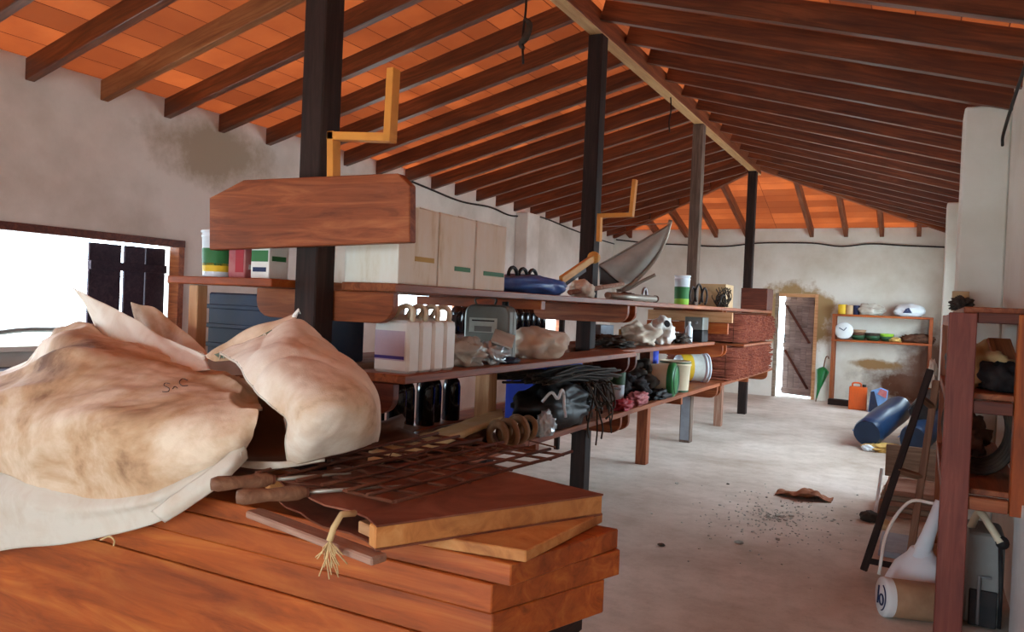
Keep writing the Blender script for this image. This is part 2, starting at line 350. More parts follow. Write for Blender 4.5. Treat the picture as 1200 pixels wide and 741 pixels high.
# rafters
def rafter(a, b, label, group, m='rafter_wood', name='roof_rafter'):
    a, b = V(a), V(b); M, L = frame_of(a, b); up = M.to_3x3() @ V((0, 0, 1)); M.translation = (a+b)/2+up*RT/2
    tag(MB().box((0, 0, 0), (L, .068, RT), bev=.004).build(name, m, M=M), label, 'rafter', group)
def hipY(x):  return YB-(YB-YH)*((x-XL)/(XC-XL) if x < XC else (XR-x)/(XR-XC))
Y0, DY = 3.249, .569
k = 0
for i in range(-1, 21):
    y = Y0+i*DY
    if y > YB-.25: break
    xt = XC-.05 if y < YH else XL+(XC-XL)*(YB-y)/(YB-YH)-.05
    rafter((XL-.02, y, zl_(XL-.02)), (xt, y, zl_(xt)), 'sloping roof rafter over the left wall, %s from the near end' % ORD[k], 'rafters of the left roof slope',
           'rafter_wood_pale' if i == 1 else 'rafter_wood'); k += 1
k = 0
for i in range(-1, 21):
    y = Y0+.12+i*DY
    if y > YB-.25: break
    xt = XC+.05 if y < YH else XR-(XR-XC)*(YB-y)/(YB-YH)+.05
    rafter((XR+.02, y, zr_(XR+.02)), (xt, y, zr_(xt)), 'sloping roof rafter over the right wall, %s from the near end' % ORD[k], 'rafters of the right roof slope'); k += 1
k = 0
for i in range(10):
    x = XL+.36+i*.577
    yt = hipY(x)+.05
    if abs(x-XC) < .09 or x > XR-.2: continue
    rafter((x, YB+.02, zb_(YB+.02)), (x, yt, zb_(yt)), 'short roof rafter above the far wall, %s from the left corner' % ORD[k], 'rafters of the far roof end', 'ridge_wood', 'jack_rafter'); k += 1
tag(beam('hip_beam', (XL, YB, ZW+.07), (XC-.02, YH+.02, ZR+.05), .07, .16, 'ridge_wood'), 'hip beam rising from the far left corner to the ridge end', 'beam')
tag(beam('hip_beam', (XR, YB, ZW+.07), (XC+.02, YH+.02, ZR+.05), .07, .16, 'ridge_wood'), 'hip beam rising from the far right corner to the ridge end', 'beam')
M_, L_ = frame_of((XC, YF, ZR-.012), (XC, YH+.08, ZR-.012))
rb = bpy.data.objects.new('ridge_beam', None); COL.objects.link(rb); rb.location = (XC, YF, ZR); tag(rb, 'long ridge beam running along the roof peak above the four posts', 'beam')
inv = rb.matrix_basis.inverted()
MB().box((0, 0, 0), (L_, .10, .16), bev=.006).build('beam', 'ridge_wood', rb, M=inv @ M_)
M_, L_ = frame_of((XC, YF, ZR-.099), (XC, YH+.08, ZR-.099)); MB().box((0, 0, 0), (L_, .104, .014), bev=.003).build('pale_underside', 'ridge_wood_pale', rb, M=inv @ M_)
# windows and door
def window(n, y0, y1, z0, z1):
    r = empty('window_%d' % n, (XL, (y0+y1)/2, z0), None, None); struct(r)
    def bx(name, c, d, m, p=r, bev=.004, rot=(0, 0, 0)): return MB().box((0, 0, 0), d, rot, bev).build(name, m, p, loc=V(c)-(V(r.location) if p is r else V((0, 0, 0))))
    bx('head_frame', (XL-.02, (y0+y1)/2, z1-.025), (.1, y1-y0, .06), 'red_wood_dark')
    bx('sill', (XL-.1, (y0+y1)/2, z0+.02), (.34, y1-y0, .04), 'plaster_pier')
    for y in (y0+.03, y1-.035): bx('jamb', (XL-.03, y, (z0+z1)/2), (.12, .06, z1-z0-.1), 'red_wood')
    return bx
bx = window(1, *WIN[0]); window(2, *WIN[1]); window(3, *WIN[2])  # the third is an added opening, hidden behind the shelving
def added_window_r(n, y0, y1, z0, z1):  # frames of the added right wall openings, never in view
    r = empty('window_%d' % n, (XR, (y0+y1)/2, z0), None, None); struct(r)
    MB().box((.03, 0, z1-z0-.03), (.1, y1-y0, .06), bev=.004).build('head_frame', 'red_wood_dark', r)
    MB().box((.12, 0, .02), (.3, y1-y0, .04), bev=.004).build('sill', 'plaster_pier', r)
    for y in (-1, 1): MB().box((.03, y*((y1-y0)/2-.03), (z1-z0)/2), (.1, .06, z1-z0-.1), bev=.004).build('jamb', 'red_wood', r)
added_window_r(4, *WINR_ADDED[0]); added_window_r(5, *WINR_ADDED[1])
r1 = bpy.data.objects['window_1']
sh = empty('window_shutter', (XL-.2, 4.5, 1.06), 'dark plank shutter half closing the left window, light in its slits', 'shutter')
for i, (a, b_) in enumerate(((3.86, 4.14), (4.17, 4.36), (4.372, 4.56))):
    MB().box((0, (a+b_)/2-4.5, .40), (.025, b_-a, .80), bev=.003).build('plank', 'shutter_wood', sh)
for z in (.62, .12): MB().box((.025, 4.21-4.5, z), (.025, .70, .07), bev=.003).build('batten', 'shutter_wood', sh)
# back door: opening with pale frame, leaf ajar
d = empty('door_1', (DX1, YB, 0), None, None); struct(d)
for x, m_ in ((DX0+.03, 'grey_board'), (DX1-.03, 'pine')): MB().box((x-DX1, .06, DZ/2), (.06, .12, DZ), bev=.004).build('jamb', m_, d)
MB().box(((DX0-DX1)/2, .06, DZ-.03), (DX1-DX0-.12, .12, .06), bev=.004).build('head', 'pine', d)
leaf = empty('door_leaf', (DX1-.07, YB+.1, .04), 'weathered plank door with diagonal braces, standing ajar in the far wall', 'door', rz=math.radians(-24))
DW, DH = .60, 1.84
for i in range(5): MB().box((-DW*(i+.5)/5, 0, DH/2), (DW/5-.004, .028, DH), bev=.003).build('plank', 'door_wood', leaf)
for z in (.08, .92, 1.70): MB().box((-DW/2, -.026, z), (DW, .024, .09), bev=.003).build('ledge', 'door_wood', leaf)
for z0 in (.12, .96):
    M, L = frame_of((-DW+.05, -.028, z0+.70), (-.05, -.028, z0+.02), (0, 1, 0)); MB().box((0, 0, 0), (L, .022, .09), bev=.003).build('brace', 'red_wood_dark', leaf, M=M)
MB().tube([(-DW+.06, -.03, .98), (-DW+.06, -.07, .98), (-DW+.06, -.07, 1.1), (-DW+.06, -.03, 1.1)], .008).build('handle', 'dark_steel', leaf)
portal((XL-.05, 2.33, 1.48), (0, math.radians(-90), 0), .9, 2.85); portal((XL-.05, 8.35, 1.4), (0, math.radians(-90), 0), .8, 1.6)
portal(((FO[0]+FO[1])/2, YF, FO[2]/2), (math.radians(90), 0, 0), FO[1]-FO[0], FO[2])
portal((XL-.05, 11.8, 1.11), (0, math.radians(-90), 0), .62, 1.6)
for a_, b_, z0_, z1_ in WINR_ADDED: portal((XR+.05, (a_+b_)/2, (z0_+z1_)/2), (0, math.radians(90), 0), z1_-z0_, b_-a_)
# posts under the ridge
PY = [2.603, 5.723, 8.844, 11.964]
for i, y in enumerate(PY):
    m = 'post_wood_grey' if i == 2 else 'post_wood'
    r = empty('roof_post', (XC, y, 0), ['dark roof post nearest the camera, behind the big hung board', 'dark roof post beside the grey metal pan', 'dusty grey-brown roof post beside the white paint bucket on the shelf', 'dark roof post farthest away, at the brushwood bundles'][i], 'post')
    M, L = frame_of((0, 0, 0), (0, 0, ZR-.107)); MB().box((0, 0, 0), (L, .122, .122), bev=.006).build('shaft', m, r, M=M)
    if i in (2,): MB().box((.0, -.063, .28), (.1, .003, .5)).build('paint_patch', 'pale_blue_grey', r)
# ================================================================== THE LONG CENTRAL SHELVING
T1, T2, T3 = 1.57, 1.18, .72                             # shelf tops
su = empty('shelving_unit', (XC, 2.68, 0), 'long open plank shelving built along the row of roof posts, three tiers deep with junk', 'shelving')
def sp(name, c, d, m, bev=.004, parent=su):              # box in world position, grain along its longest side
    ax = max(range(3), key=lambda i: d[i]); c = V(c)
    if ax == 0: M, dd = Matrix.Translation(c), d
    elif ax == 1: M, dd = Matrix.Translation(c) @ Matrix.Rotation(math.pi/2, 4, 'Z'), (d[1], d[0], d[2])
    else: M, dd = Matrix.Translation(c) @ Matrix.Rotation(-math.pi/2, 4, 'Y'), (d[2], d[1], d[0])
    if parent: M = parent.matrix_basis.inverted() @ M
    return MB().box((0, 0, 0), dd, bev=bev).build(name, m, parent, M=M)
SEC = [(2.68, 5.66), (5.67, 8.78), (8.79, 12.05)]
FX = {1: (-2.0, -2.02, -2.02), 2: (-1.93, -2.08, -2.08), 3: (-1.99, -2.0, -1.98)}
for tier, z in ((1, T1), (2, T2), (3, T3)):
    for k, (a, b_) in enumerate(SEC):
        if tier == 2 and k == 2: continue
        fx = FX[tier][k]; m = 'red_wood' if tier != 2 or k else 'red_wood'
        xs = [(fx-.295, fx), (-2.66, -2.45), (-2.93, -2.68)]
        for (x0, x1) in xs:
            sp('plank', ((x0+x1)/2, (a+b_)/2, z-.0185), (x1-x0, b_-a, .037), m if x1 > -2.4 or tier != 2 else 'dusty_plank')
def bracket(y, z, x0=-2.80, x1=-2.0, h=.135, m='red_wood', th=.042):
    r = .09; pts = []
    pts.append((x0, 0, z)); pts.append((x0, 0, z-h*.45)); 
    for k in range(1, 5): a = k/4*math.pi/2; pts.append((x0+r*(1-math.cos(a)), 0, z-h*.45-h*.55*math.sin(a)))
    for k in range(0, 4): a = math.pi/2-k/4*math.pi/2; pts.append((x1-r*(1-math.cos(a)), 0, z-h*.45-h*.55*math.sin(a)))
    pts.append((x1, 0, z-h*.45)); pts.append((x1, 0, z))
    c = V(((x0+x1)/2, y, z)); pts = [V(p)-V((c.x, 0, z)) for p in pts]
    return MB().prism(pts, (0, th, 0), bev=.003).build('bracket', m, su, M=su.matrix_basis.inverted() @ Matrix.Translation(c))
for i, y in enumerate(PY):
    for tier, z in ((1, T1), (2, T2), (3, T3)):
        for dy in ((.066,) if i == 0 else (-.066-.042, .066)):
            if i == 3 and dy > 0 or tier == 2 and i == 3: continue
            bracket(y+dy, z-.04, m='orange_wood' if tier == 2 and i == 2 else 'red_wood_dark' if tier == 2 and i < 2 else 'red_wood', x1={1: -2.0, 2: -1.98, 3: -2.02}[tier])
# mid-span studs
sp('stud', (XC, 4.16, (T3+T1)/2-.04), (.10, .10, T1-T3-.09), 'pine'); sp('stud', (XC, 4.16, .34), (.10, .10, .68), 'post_wood')
sp('stud', (XC, 7.28, .34), (.105, .10, .68), 'red_wood'); sp('stud', (XC, 10.42, .34), (.10, .10, .68), 'dusty_plank')
sp('stud', (XC, 7.28, (T3+T2)/2), (.105, .10, T2-T3-.08), 'red_wood_dark')
for y in (4.16, 7.28, 10.42): sp('cross_rail', (-2.46, y, T3-.072), (.9, .05, .065), 'red_wood')
sp('cross_rail', (-2.46, 4.16, T1-.066), (.9, .06, .055), 'orange_wood')
sp('stud', (-3.02, 2.52, .766), (.06, .06, 1.53), 'pine'); sp('plank', (-2.79, 2.545, T1-.0185), (.66, .24, .035), 'orange_wood')
# pale boards stacked flat between the tiers at the far end
for i, (p, q, z, m, wd, th) in enumerate((((-2.2, 8.05), (-2.2, 9.35), 1.475, 'pine', .30, .11), ((-2.22, 8.1), (-2.22, 9.3), 1.35, 'orange_wood', .30, .10))):
    pass
def lone(name, a, b_, wd, th, m, label, cat, group=None, up=(0, 0, 1)):
    return tag(beam(name, a, b_, wd, th, m, up=up), label, cat, group)
lone('board', (-2.85, 8.72, 1.455), (-1.88, 8.72, 1.455), .045, .115, 'pine', 'pale thick board under the top shelf, above the orange board by the grey-brown post', 'board')
lone('board', (-2.85, 8.70, 1.33), (-1.92, 8.70, 1.33), .05, .12, 'orange_wood', 'orange board on edge just below the pale board by the grey-brown post', 'board')
# things hung on posts
hb = MB()
P = [onY(245, 293, 2.46), onY(480, 284, 2.50), onY(480, 217, 2.50), onY(466, 203, 2.50), onY(285, 211, 2.46), onY(245, 232, 2.46)]
c0 = P[0].copy(); hb.prism([p-c0 for p in P], (0, .045, 0), bev=.004)
tag(hb.build('hung_board', 'red_wood', loc=c0), 'wide reddish board with a cut corner hung across the nearest dark post', 'board')
def zbracket(pts, y, lab, wd=.03, th=.008):
    P = [onY(px, py, y) for px, py in pts]; r = empty('hook_bracket', P[1], lab, 'bracket')
    for a, b_ in zip(P, P[1:]):
        M, L = frame_of(a, b_, (0, 1, 0)); M = r.matrix_basis.inverted() @ M
        MB().box((0, 0, 0), (L+wd, wd, .05), bev=.002).build('strap', 'strap_metal', r, M=M)
zbracket([(391, 204), (391, 160), (457, 162), (461, 86)], 2.515, 'orange angled hook bracket standing on the big hung board', wd=.034)
zbracket([(702, 281), (703, 253), (740, 252), (744, 213)], 5.63, 'orange angled hook bracket on the dark post beside the grey metal pan')
# ================================================================== STACKED LUMBER IN FRONT
BZ = .87
st = empty('trestle', (-.92, 1.90, 0), 'dark wooden trestle under the right end of the orange lumber', 'trestle')
for x, y in ((0, -.13), (0, .13), (-1.3, -.13), (-1.3, .13)): sp('leg', (-.92+x, 1.93+y, .27), (.11, .10, .54), 'post_wood', parent=st)
for x in (0, -1.3): sp('cross_beam', (-.92+x, 1.93, .5925), (.12, .42, .105), 'post_wood', parent=st)
def slab(name, poly, z, th, m, lab, group=None, cat='board', bev=.006, roundx=0):
    c = V((sum(p[0] for p in poly)/len(poly), sum(p[1] for p in poly)/len(poly), z))
    o = MB().prism([V((p[0], p[1], z))-c for p in poly], (0, 0, th), bev=bev).build(name, m, loc=c); return tag(o, lab, cat, group)
slab('lumber_board', [(-.86, 1.662), (-.75, 2.11), (-3.3, 2.13), (-3.3, 1.655)], BZ-.056, .056, 'orange_wood', 'thick orange board topping the lumber pile, below the split hollow panel', 'orange lumber pile', bev=.003)
slab('lumber_board', [(-.905, 1.652), (-.738, 2.10), (-.76, 2.12), (-3.3, 2.12), (-3.3, 1.653)], BZ-.128, .0715, 'orange_wood', 'orange lumber board second from the top of the pile, with rough end grain', 'orange lumber pile', bev=.003)
slab('lumber_board', [(-.90, 1.653), (-.76, 2.04), (-.80, 2.11), (-3.3, 2.12), (-3.3, 1.654)], BZ-.222, .0935, 'orange_wood', 'orange lumber board lowest in the pile, resting on the trestle', 'orange lumber pile', bev=.003)
tag(MB().prism([V(p) for p in ((-1.3, 0, -.30), (1.17, 0, -.30), (1.19, 0, .1765), (-1.3, 0, .1765))], (0, .035, 0), bev=.002).build('lumber_board', 'orange_wood', loc=(-2.16, 1.648, .47)),
    'tall orange board on edge facing the camera at the front of the lumber pile', 'board')
# thin tray panel and the hollow panel, both skewed on the pile
def z2(px, py, z): p = onZ(px, py, z); return (p.x, p.y)
A, B_, C_ = z2(616, 659, BZ+.004), z2(706, 612, BZ+.004), z2(507, 641, BZ+.004)
A, B_, C_ = V((*A, 0)), V((*B_, 0)), V((*C_, 0)); D_ = B_+(C_-A)*2.2; C_ = A+(C_-A)*2.2
tp = slab('thin_panel', [A, B_, D_, C_], BZ+.002, .03, 'saw_grain_wood', 'thin pale-edged panel lying on the lumber, under the split hollow panel', cat='panel', bev=.003)
HZ0, HZ1 = BZ+.034, BZ+.092
h1, h2, h3 = V((*z2(440, 645, HZ0), 0)), V((*z2(706, 603, HZ0), 0)), V((*z2(345, 598, HZ0), 0))
h3 = h1+(h3-h1).normalized()*.62; h4 = h3+(h2-h1)*.92
hp = empty('hollow_panel', (h1.x, h1.y, HZ0), 'split hollow panel with brown hardboard skin and pale frame, carrying the rusty grille', 'panel')
inv = hp.matrix_basis.inverted()
def hpb(name, a, b_, wd, th, m, z):
    M, L = frame_of(V((a.x, a.y, z)), V((b_.x, b_.y, z))); return MB().box((0, 0, 0), (L, wd, th), bev=.003).build(name, m, hp, M=inv @ M)
off = (h2-h1).normalized()*.02; of2 = (h3-h1).normalized()*.018
hpb('frame_rail', h1+of2, h2+of2, .036, HZ1-HZ0-.004, 'saw_grain_wood', (HZ0+HZ1)/2)
hpb('frame_rail', h3-of2, h4-of2, .036, HZ1-HZ0-.004, 'saw_grain_wood', (HZ0+HZ1)/2)
hpb('frame_rail', h2-off+of2*2.2, h4-off-of2*2.2, .036, HZ1-HZ0-.004, 'pine', (HZ0+HZ1)/2)
mid = off*2.2; hpb('frame_rail', h1+mid+of2*2.2, h1+mid+(h3-h1)*.22, .03, .03, 'pine', HZ0+.02)
for zz, m, sh_ in ((HZ1-.004, 'hardboard', 0), (HZ0-.003, 'hardboard', .0)):
    rnd = random.Random(3); lip = []
    for k in range(9): lip.append(h3.lerp(h1, k/8)+(-off.normalized()*(rnd.uniform(-.02, .03) if 0 < k < 8 else 0)))
    pts = [V((p.x, p.y, zz)) for p in [h2, h4]+lip]; pts = [p-V(hp.location) for p in pts]
    MB().prism(pts, (0, 0, .005)).build('skin', m, hp)
# broken lower strip hanging at the front edge
a, b_ = onZ(300, 600, BZ+.03), onZ(448, 655, BZ+.02)
lone('broken_strip', a+V((0, -.01, 0)), b_+V((0, -.01, 0)), .05, .02, 'dusty_plank', 'broken dusty strip sticking out under the hollow panel by the twine tuft', 'strip')
# tuft of twine
tw = MB(); rnd = random.Random(5); k0 = onZ(400, 607, HZ1+.01)
tw.tube([k0+V((0, .05, .0)), k0+V((0, .0, .008)), k0+V((-.005, -.02, -.02)), k0+V((-.008, -.03, -.05))], .008, 6)
for i in range(26):
    e = V((rnd.uniform(-.04, .03)+.02*(i % 3 == 0), -.035+rnd.uniform(-.012, .01), -.075-rnd.uniform(.0, .06)))
    tw.tube([k0+V((-.008, -.03, -.05)), (k0+V((-.008, -.034, -.05))).lerp(k0+e, .5)+V((rnd.uniform(-.008, .008), 0, 0)), k0+e], .0016, 4)
tag(tw.build('twine_tuft', 'twine'), 'frayed tuft of pale twine hanging from the hollow panel edge', 'twine')
# rusty grille of rods
gz = HZ1+.012; gr = empty('wire_grille', onZ(520, 560, gz), 'rusty wire grille lying flat on the brown hollow panel', 'grille'); ginv = gr.matrix_basis.inverted()
q00, q10, q01, q11 = onZ(308, 556, gz), onZ(508, 512, gz), onZ(470, 590, gz), onZ(668, 534, gz)
def gpt(u, v, dz=0): return ginv @ ((q00.lerp(q10, u)).lerp(q01.lerp(q11, u), v)+V((0, 0, dz)))
rnd = random.Random(8)
for k in range(9):
    u = k/8; MB().tube([gpt(u+rnd.uniform(-.02, .02), v/6*1.0-.03, rnd.uniform(-.003, .004)) for v in range(7)], .0055, 6).build('rod', 'rust_steel', gr)
for k in range(7):
    v = k/6; MB().tube([gpt(u/6*1.06-.03, v+rnd.uniform(-.015, .015), .009+rnd.uniform(-.002, .004)) for u in range(7)], .0055, 6).build('rod', 'rust_steel', gr)
for k in range(5):
    u = .3+.14*k; MB().tube([gpt(u, .2+.1*k), gpt(u+.1, .35+.1*k, .02), gpt(u+.16, .3+.1*k, .03), gpt(u+.2, .45+.1*k, .012)], .003, 5).build('tie_wire', 'rust_steel', gr)
# two tools with turned wooden handles
def handle_tool(a, b_, tipd, lab):
    a, b_ = V(a), V(b_); ax = (b_-a); L = ax.length; ax.normalize(); r = empty('hand_tool', a, lab, 'tool')
    M = ax.to_track_quat('Z', 'Y').to_matrix().to_4x4()
    MB().lathe([(0, 0), (.016, .003), (.021, .02), (.02, L*.25), (.0165, L*.45), (.02, L*.7), (.019, L*.86), (.013, L*.95), (.012, L), (0, L)], n=20, M=M).build('handle', 'handle_wood', r)
    MB().lathe([(.0135, L*.955), (.0135, L*.99)], n=20, M=M).build('ferrule', 'rust_steel', r)
    MB().tube([ax*L*.98, ax*(L+tipd*.5), ax*(L+tipd)], [.006, .005, .0025], 6).build('shank', 'pipe_steel', r)
handle_tool(onZ(246, 568, BZ+.115), onZ(322, 562, BZ+.115), .22, 'upper wooden-handled hand tool on the panel, its butt against the white sack')
handle_tool(onZ(276, 583, BZ+.105), onZ(362, 577, BZ+.105), .26, 'lower wooden-handled hand tool overhanging the panel edge above the twine tuft')
# ================================================================== SACKS
def rowpx(r): return [onY(px, py, y) for px, py, y in r]
def wrinkle(G, amp, fr, seed, dirn=(1, .6, .2)):
    n, m = len(G), len(G[0]); off = V((seed, seed*2.3, seed*.7)); out = []
    dv = V(dirn).normalized()
    for i in range(n):
        row = []
        for j in range(m):
            p = G[i][j]; du = G[i][min(j+1, m-1)]-G[i][max(j-1, 0)]; dw = G[min(i+1, n-1)][j]-G[max(i-1, 0)][j]; nn = du.cross(dw)
            nn = nn.normalized() if nn.length > 1e-9 else V((0, 0, 1))
            q = p-dv*p.dot(dv)*.78                          # creases run along dv
            k = mnoise.fractal(q*fr+off, .9, 2.0, 4)*amp + (.5-abs(mnoise.noise(q*fr*1.6-off)))*amp*.9
            row.append(p+nn*k)
        out.append(row)
    return out
def creases(G, amp, fr, seed, ang):
    # long pulled folds: ridged noise stretched along one direction of the cloth
    n, m = len(G), len(G[0]); off = V((seed, seed*1.7, seed*.3)); a = V(ang).normalized(); out = []
    for i in range(n):
        row = []
        for j in range(m):
            p = G[i][j]; du = G[i][min(j+1, m-1)]-G[i][max(j-1, 0)]; dw = G[min(i+1, n-1)][j]-G[max(i-1, 0)][j]; nn = du.cross(dw); nn = nn.normalized() if nn.length > 1e-9 else V((0, 0, 1))
            q = p+V((1, 1, 1))*.05*mnoise.noise(p*2.5+off); q = q-a*q.dot(a)*.9; r_ = 1-abs(mnoise.noise(q*fr+off))*2.4
            row.append(p+nn*amp*(max(r_, 0)**2)*(.55+.6*mnoise.noise(p*2.2-off)))
        out.append(row)
    return out
# big bulging sack
rows = [
 [(-70, 560, 1.66), (0, 552, 1.60), (55, 578, 1.575), (160, 588, 1.575), (225, 566, 1.58), (262, 545, 1.60), (282, 532, 1.63)],
 [(-80, 530, 1.60), (0, 520, 1.55), (70, 530, 1.53), (160, 545, 1.53), (228, 530, 1.55), (272, 515, 1.59), (296, 505, 1.64)],
 [(-90, 490, 1.64), (-5, 480, 1.58), (70, 480, 1.56), (160, 490, 1.57), (240, 490, 1.60), (285, 490, 1.66), (308, 484, 1.70)],
 [(-90, 465, 1.80), (8, 452, 1.74), (80, 440, 1.72), (165, 450, 1.74), (240, 462, 1.76), (282, 472, 1.80), (303, 474, 1.82)],
 [(-90, 455, 2.05), (18, 438, 2.02), (78, 398, 1.98), (150, 415, 1.98), (220, 436, 1.98), (270, 452, 1.98), (295, 464, 1.96)],
 [(-80, 475, 2.5), (30, 440, 2.5), (90, 405, 2.45), (155, 418, 2.4), (222, 440, 2.4), (265, 455, 2.36), (285, 470, 2.3)],
 [(-60, 530, 2.6), (40, 530, 2.62), (100, 530, 2.6), (160, 530, 2.6), (220, 525, 2.55), (260, 520, 2.5), (280, 510, 2.4)]]
G = wrinkle(creases(wrinkle(loft([rowpx(r) for r in rows], 150, 130), .014, 4.0, 1.7, (1, .1, .42)), .050, 4.6, 6.1, (1, .1, .38)), .004, 11, 3.9, (1, 0, .6))
big = tag(MB().grid(G).build('woven_sack', 'woven_sack_brown', solid=.006), 'big bulging brown-stained woven sack at the near left, with pen marks', 'sack', 'woven sacks on the lumber')
# pen marks: a small S and C
def near_on(px, py, G):
    best = min((p for row in G[:86] for p in row), key=lambda p: (p-CAM).normalized().angle(_ray(px, py)))
    return best
def pen(pts):
    P = []
    for px, py in pts:
        q = near_on(px, py, G); d_ = _ray(px, py); P.append(CAM+d_*((q-CAM).dot(_fw))-d_*.014)
    MB().tube(cr(P, 16), .0016, 4).build('pen_mark', 'pen_ink', big)
pen([(199, 450), (194, 449), (192, 452), (198, 455), (197, 459), (190, 459)]); pen([(202, 456), (205, 453), (208, 455)]); pen([(220, 446), (214, 444), (210, 448), (213, 452), (220, 452)])
rows = [[(178, 600, 1.535), (205, 580, 1.53), (235, 558, 1.54), (262, 538, 1.57), (284, 518, 1.62)], [(186, 606, 1.525), (214, 588, 1.52), (244, 566, 1.53), (270, 546, 1.56), (288, 528, 1.62)], [(194, 612, 1.54), (222, 594, 1.535), (250, 574, 1.545), (274, 554, 1.575), (290, 537, 1.63)]]
MB().grid(wrinkle(loft([rowpx(r) for r in rows], 40, 12), .004, 9, 2.7)).build('folded_seam', 'woven_sack_white', big, solid=.005)
# white sheet hem hanging over the front edge
rows = [
 [(-70, 668, 1.585), (0, 646, 1.572), (87, 636, 1.565), (183, 613, 1.565), (248, 577, 1.575), (282, 546, 1.60)],
 [(-70, 640, 1.57), (0, 615, 1.56), (80, 612, 1.552), (175, 595, 1.552), (245, 562, 1.562), (284, 538, 1.60)],
 [(-70, 590, 1.57), (0, 575, 1.556), (70, 588, 1.55), (165, 585, 1.55), (240, 552, 1.562), (284, 528, 1.61)],
 [(-70, 545, 1.70), (0, 535, 1.68), (70, 545, 1.66), (165, 550, 1.66), (240, 528, 1.68), (290, 515, 1.71)],
 [(-70, 540, 1.9), (0, 530, 1.9), (70, 535, 1.9), (165, 535, 1.9), (240, 520, 1.9), (290, 505, 1.9)]]
G2 = wrinkle(loft([rowpx(r) for r in rows], 70, 36), .006, 7, 4.1, (1, 0, .2))
tag(MB().grid(G2).build('woven_sack', 'woven_sack_white', solid=.004), 'flattened white woven sack hanging over the lumber edge below the big stained sack', 'sack', 'woven sacks on the lumber')
# folded sack with an open mouth, right
rows = [
 [(338, 547, 1.70), (333, 520, 1.66), (336, 494, 1.64), (315, 474, 1.66), (294, 452, 1.70), (277, 424, 1.80), (258, 414, 1.92)],
 [(360, 542, 1.70), (358, 515, 1.64), (360, 485, 1.62), (345, 455, 1.64), (325, 430, 1.70), (308, 408, 1.82), (300, 396, 1.95)],
 [(395, 532, 1.76), (398, 505, 1.70), (398, 475, 1.68), (385, 445, 1.72), (365, 420, 1.80), (350, 395, 1.92), (346, 374, 2.04)],
 [(432, 522, 1.86), (437, 498, 1.82), (434, 465, 1.82), (420, 440, 1.86), (402, 420, 1.94), (385, 405, 2.04), (372, 388, 2.12)],
 [(443, 517, 2.02), (446, 496, 2.0), (444, 470, 2.0), (434, 448, 2.04), (418, 432, 2.08), (400, 418, 2.14), (384, 404, 2.2)],
 [(425, 515, 2.2), (425, 500, 2.2), (422, 482, 2.2), (414, 462, 2.2), (402, 448, 2.24), (388, 434, 2.26), (372, 420, 2.28)]]
G3 = wrinkle(creases(wrinkle(loft([rowpx(r) for r in rows], 110, 110), .008, 4.0, 9.2, (.3, .2, 1)), .010, 5.2, 2.1, (.30, .2, 1)), .003, 11, 4.4, (.4, .2, 1))
fs = tag(MB().grid(G3).build('woven_sack', 'woven_sack', solid=.005), 'pale folded woven sack with an open mouth, leaning right of the big stained sack', 'sack', 'woven sacks on the lumber')
rim = cr([V(p) for p in rowpx(rows[0])], 40); 
MB().tube([G3[0][i] for i in range(0, 110, 2)], .006, 6).build('hem', 'woven_sack_white', fs)
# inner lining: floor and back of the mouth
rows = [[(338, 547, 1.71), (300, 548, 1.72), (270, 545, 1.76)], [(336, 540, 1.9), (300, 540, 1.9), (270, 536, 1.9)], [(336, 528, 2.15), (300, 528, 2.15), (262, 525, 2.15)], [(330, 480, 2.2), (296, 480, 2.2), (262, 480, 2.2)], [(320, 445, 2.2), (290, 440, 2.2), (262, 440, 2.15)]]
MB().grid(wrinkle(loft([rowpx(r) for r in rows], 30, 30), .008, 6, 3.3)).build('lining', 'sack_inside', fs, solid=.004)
rows = [[(270, 545, 1.74), (300, 550, 1.70), (338, 548, 1.69), (380, 540, 1.73)], [(268, 540, 1.74), (300, 541, 1.70), (336, 541, 1.69), (380, 534, 1.74)]]
MB().grid(loft([rowpx(r) for r in rows], 20, 4)).build('hem', 'woven_sack_white', fs, solid=.006)
# second lip of the mouth with the green print
rows = [[(240, 416, 1.98), (262, 404, 1.96), (294, 384, 1.98), (325, 376, 2.02), (344, 369, 2.06)],
        [(243, 420, 1.94), (268, 413, 1.93), (300, 399, 1.95), (330, 384, 2.0), (347, 374, 2.05)],
        [(252, 424, 1.93), (280, 421, 1.93), (310, 410, 1.97), (335, 396, 2.03), (350, 384, 2.08)]]
G4 = wrinkle(loft([rowpx(r) for r in rows], 50, 20), .005, 9, 2.2)
MB().grid(G4).build('upper_lip', 'woven_sack_brown', fs, solid=.004)
MB().grid([[p+V((0, -.012, .004)) for p in row[6:34]] for row in G4[9:17]]).build('printed_panel', 'green_print', fs, solid=.001)
for k in range(5):
    p = G4[13][9+k*5]+V((0, -.016, .004)); MB().tube(cr([p+V((-.012, 0, -.014)), p+V((-.004, -.002, .012)), p+V((.008, -.002, .01)), p+V((.012, 0, -.01))], 8), .003, 5).build('printed_letter', 'woven_sack_white', fs)
tie = onY(346, 369, 2.05); MB().tube([tie+V((-.01, 0, -.02)), tie, tie+V((.006, .01, .018)), tie+V((.014, .01, .004))], [.009, .008, .006, .003], 6).build('knot', 'white_plastic', fs)
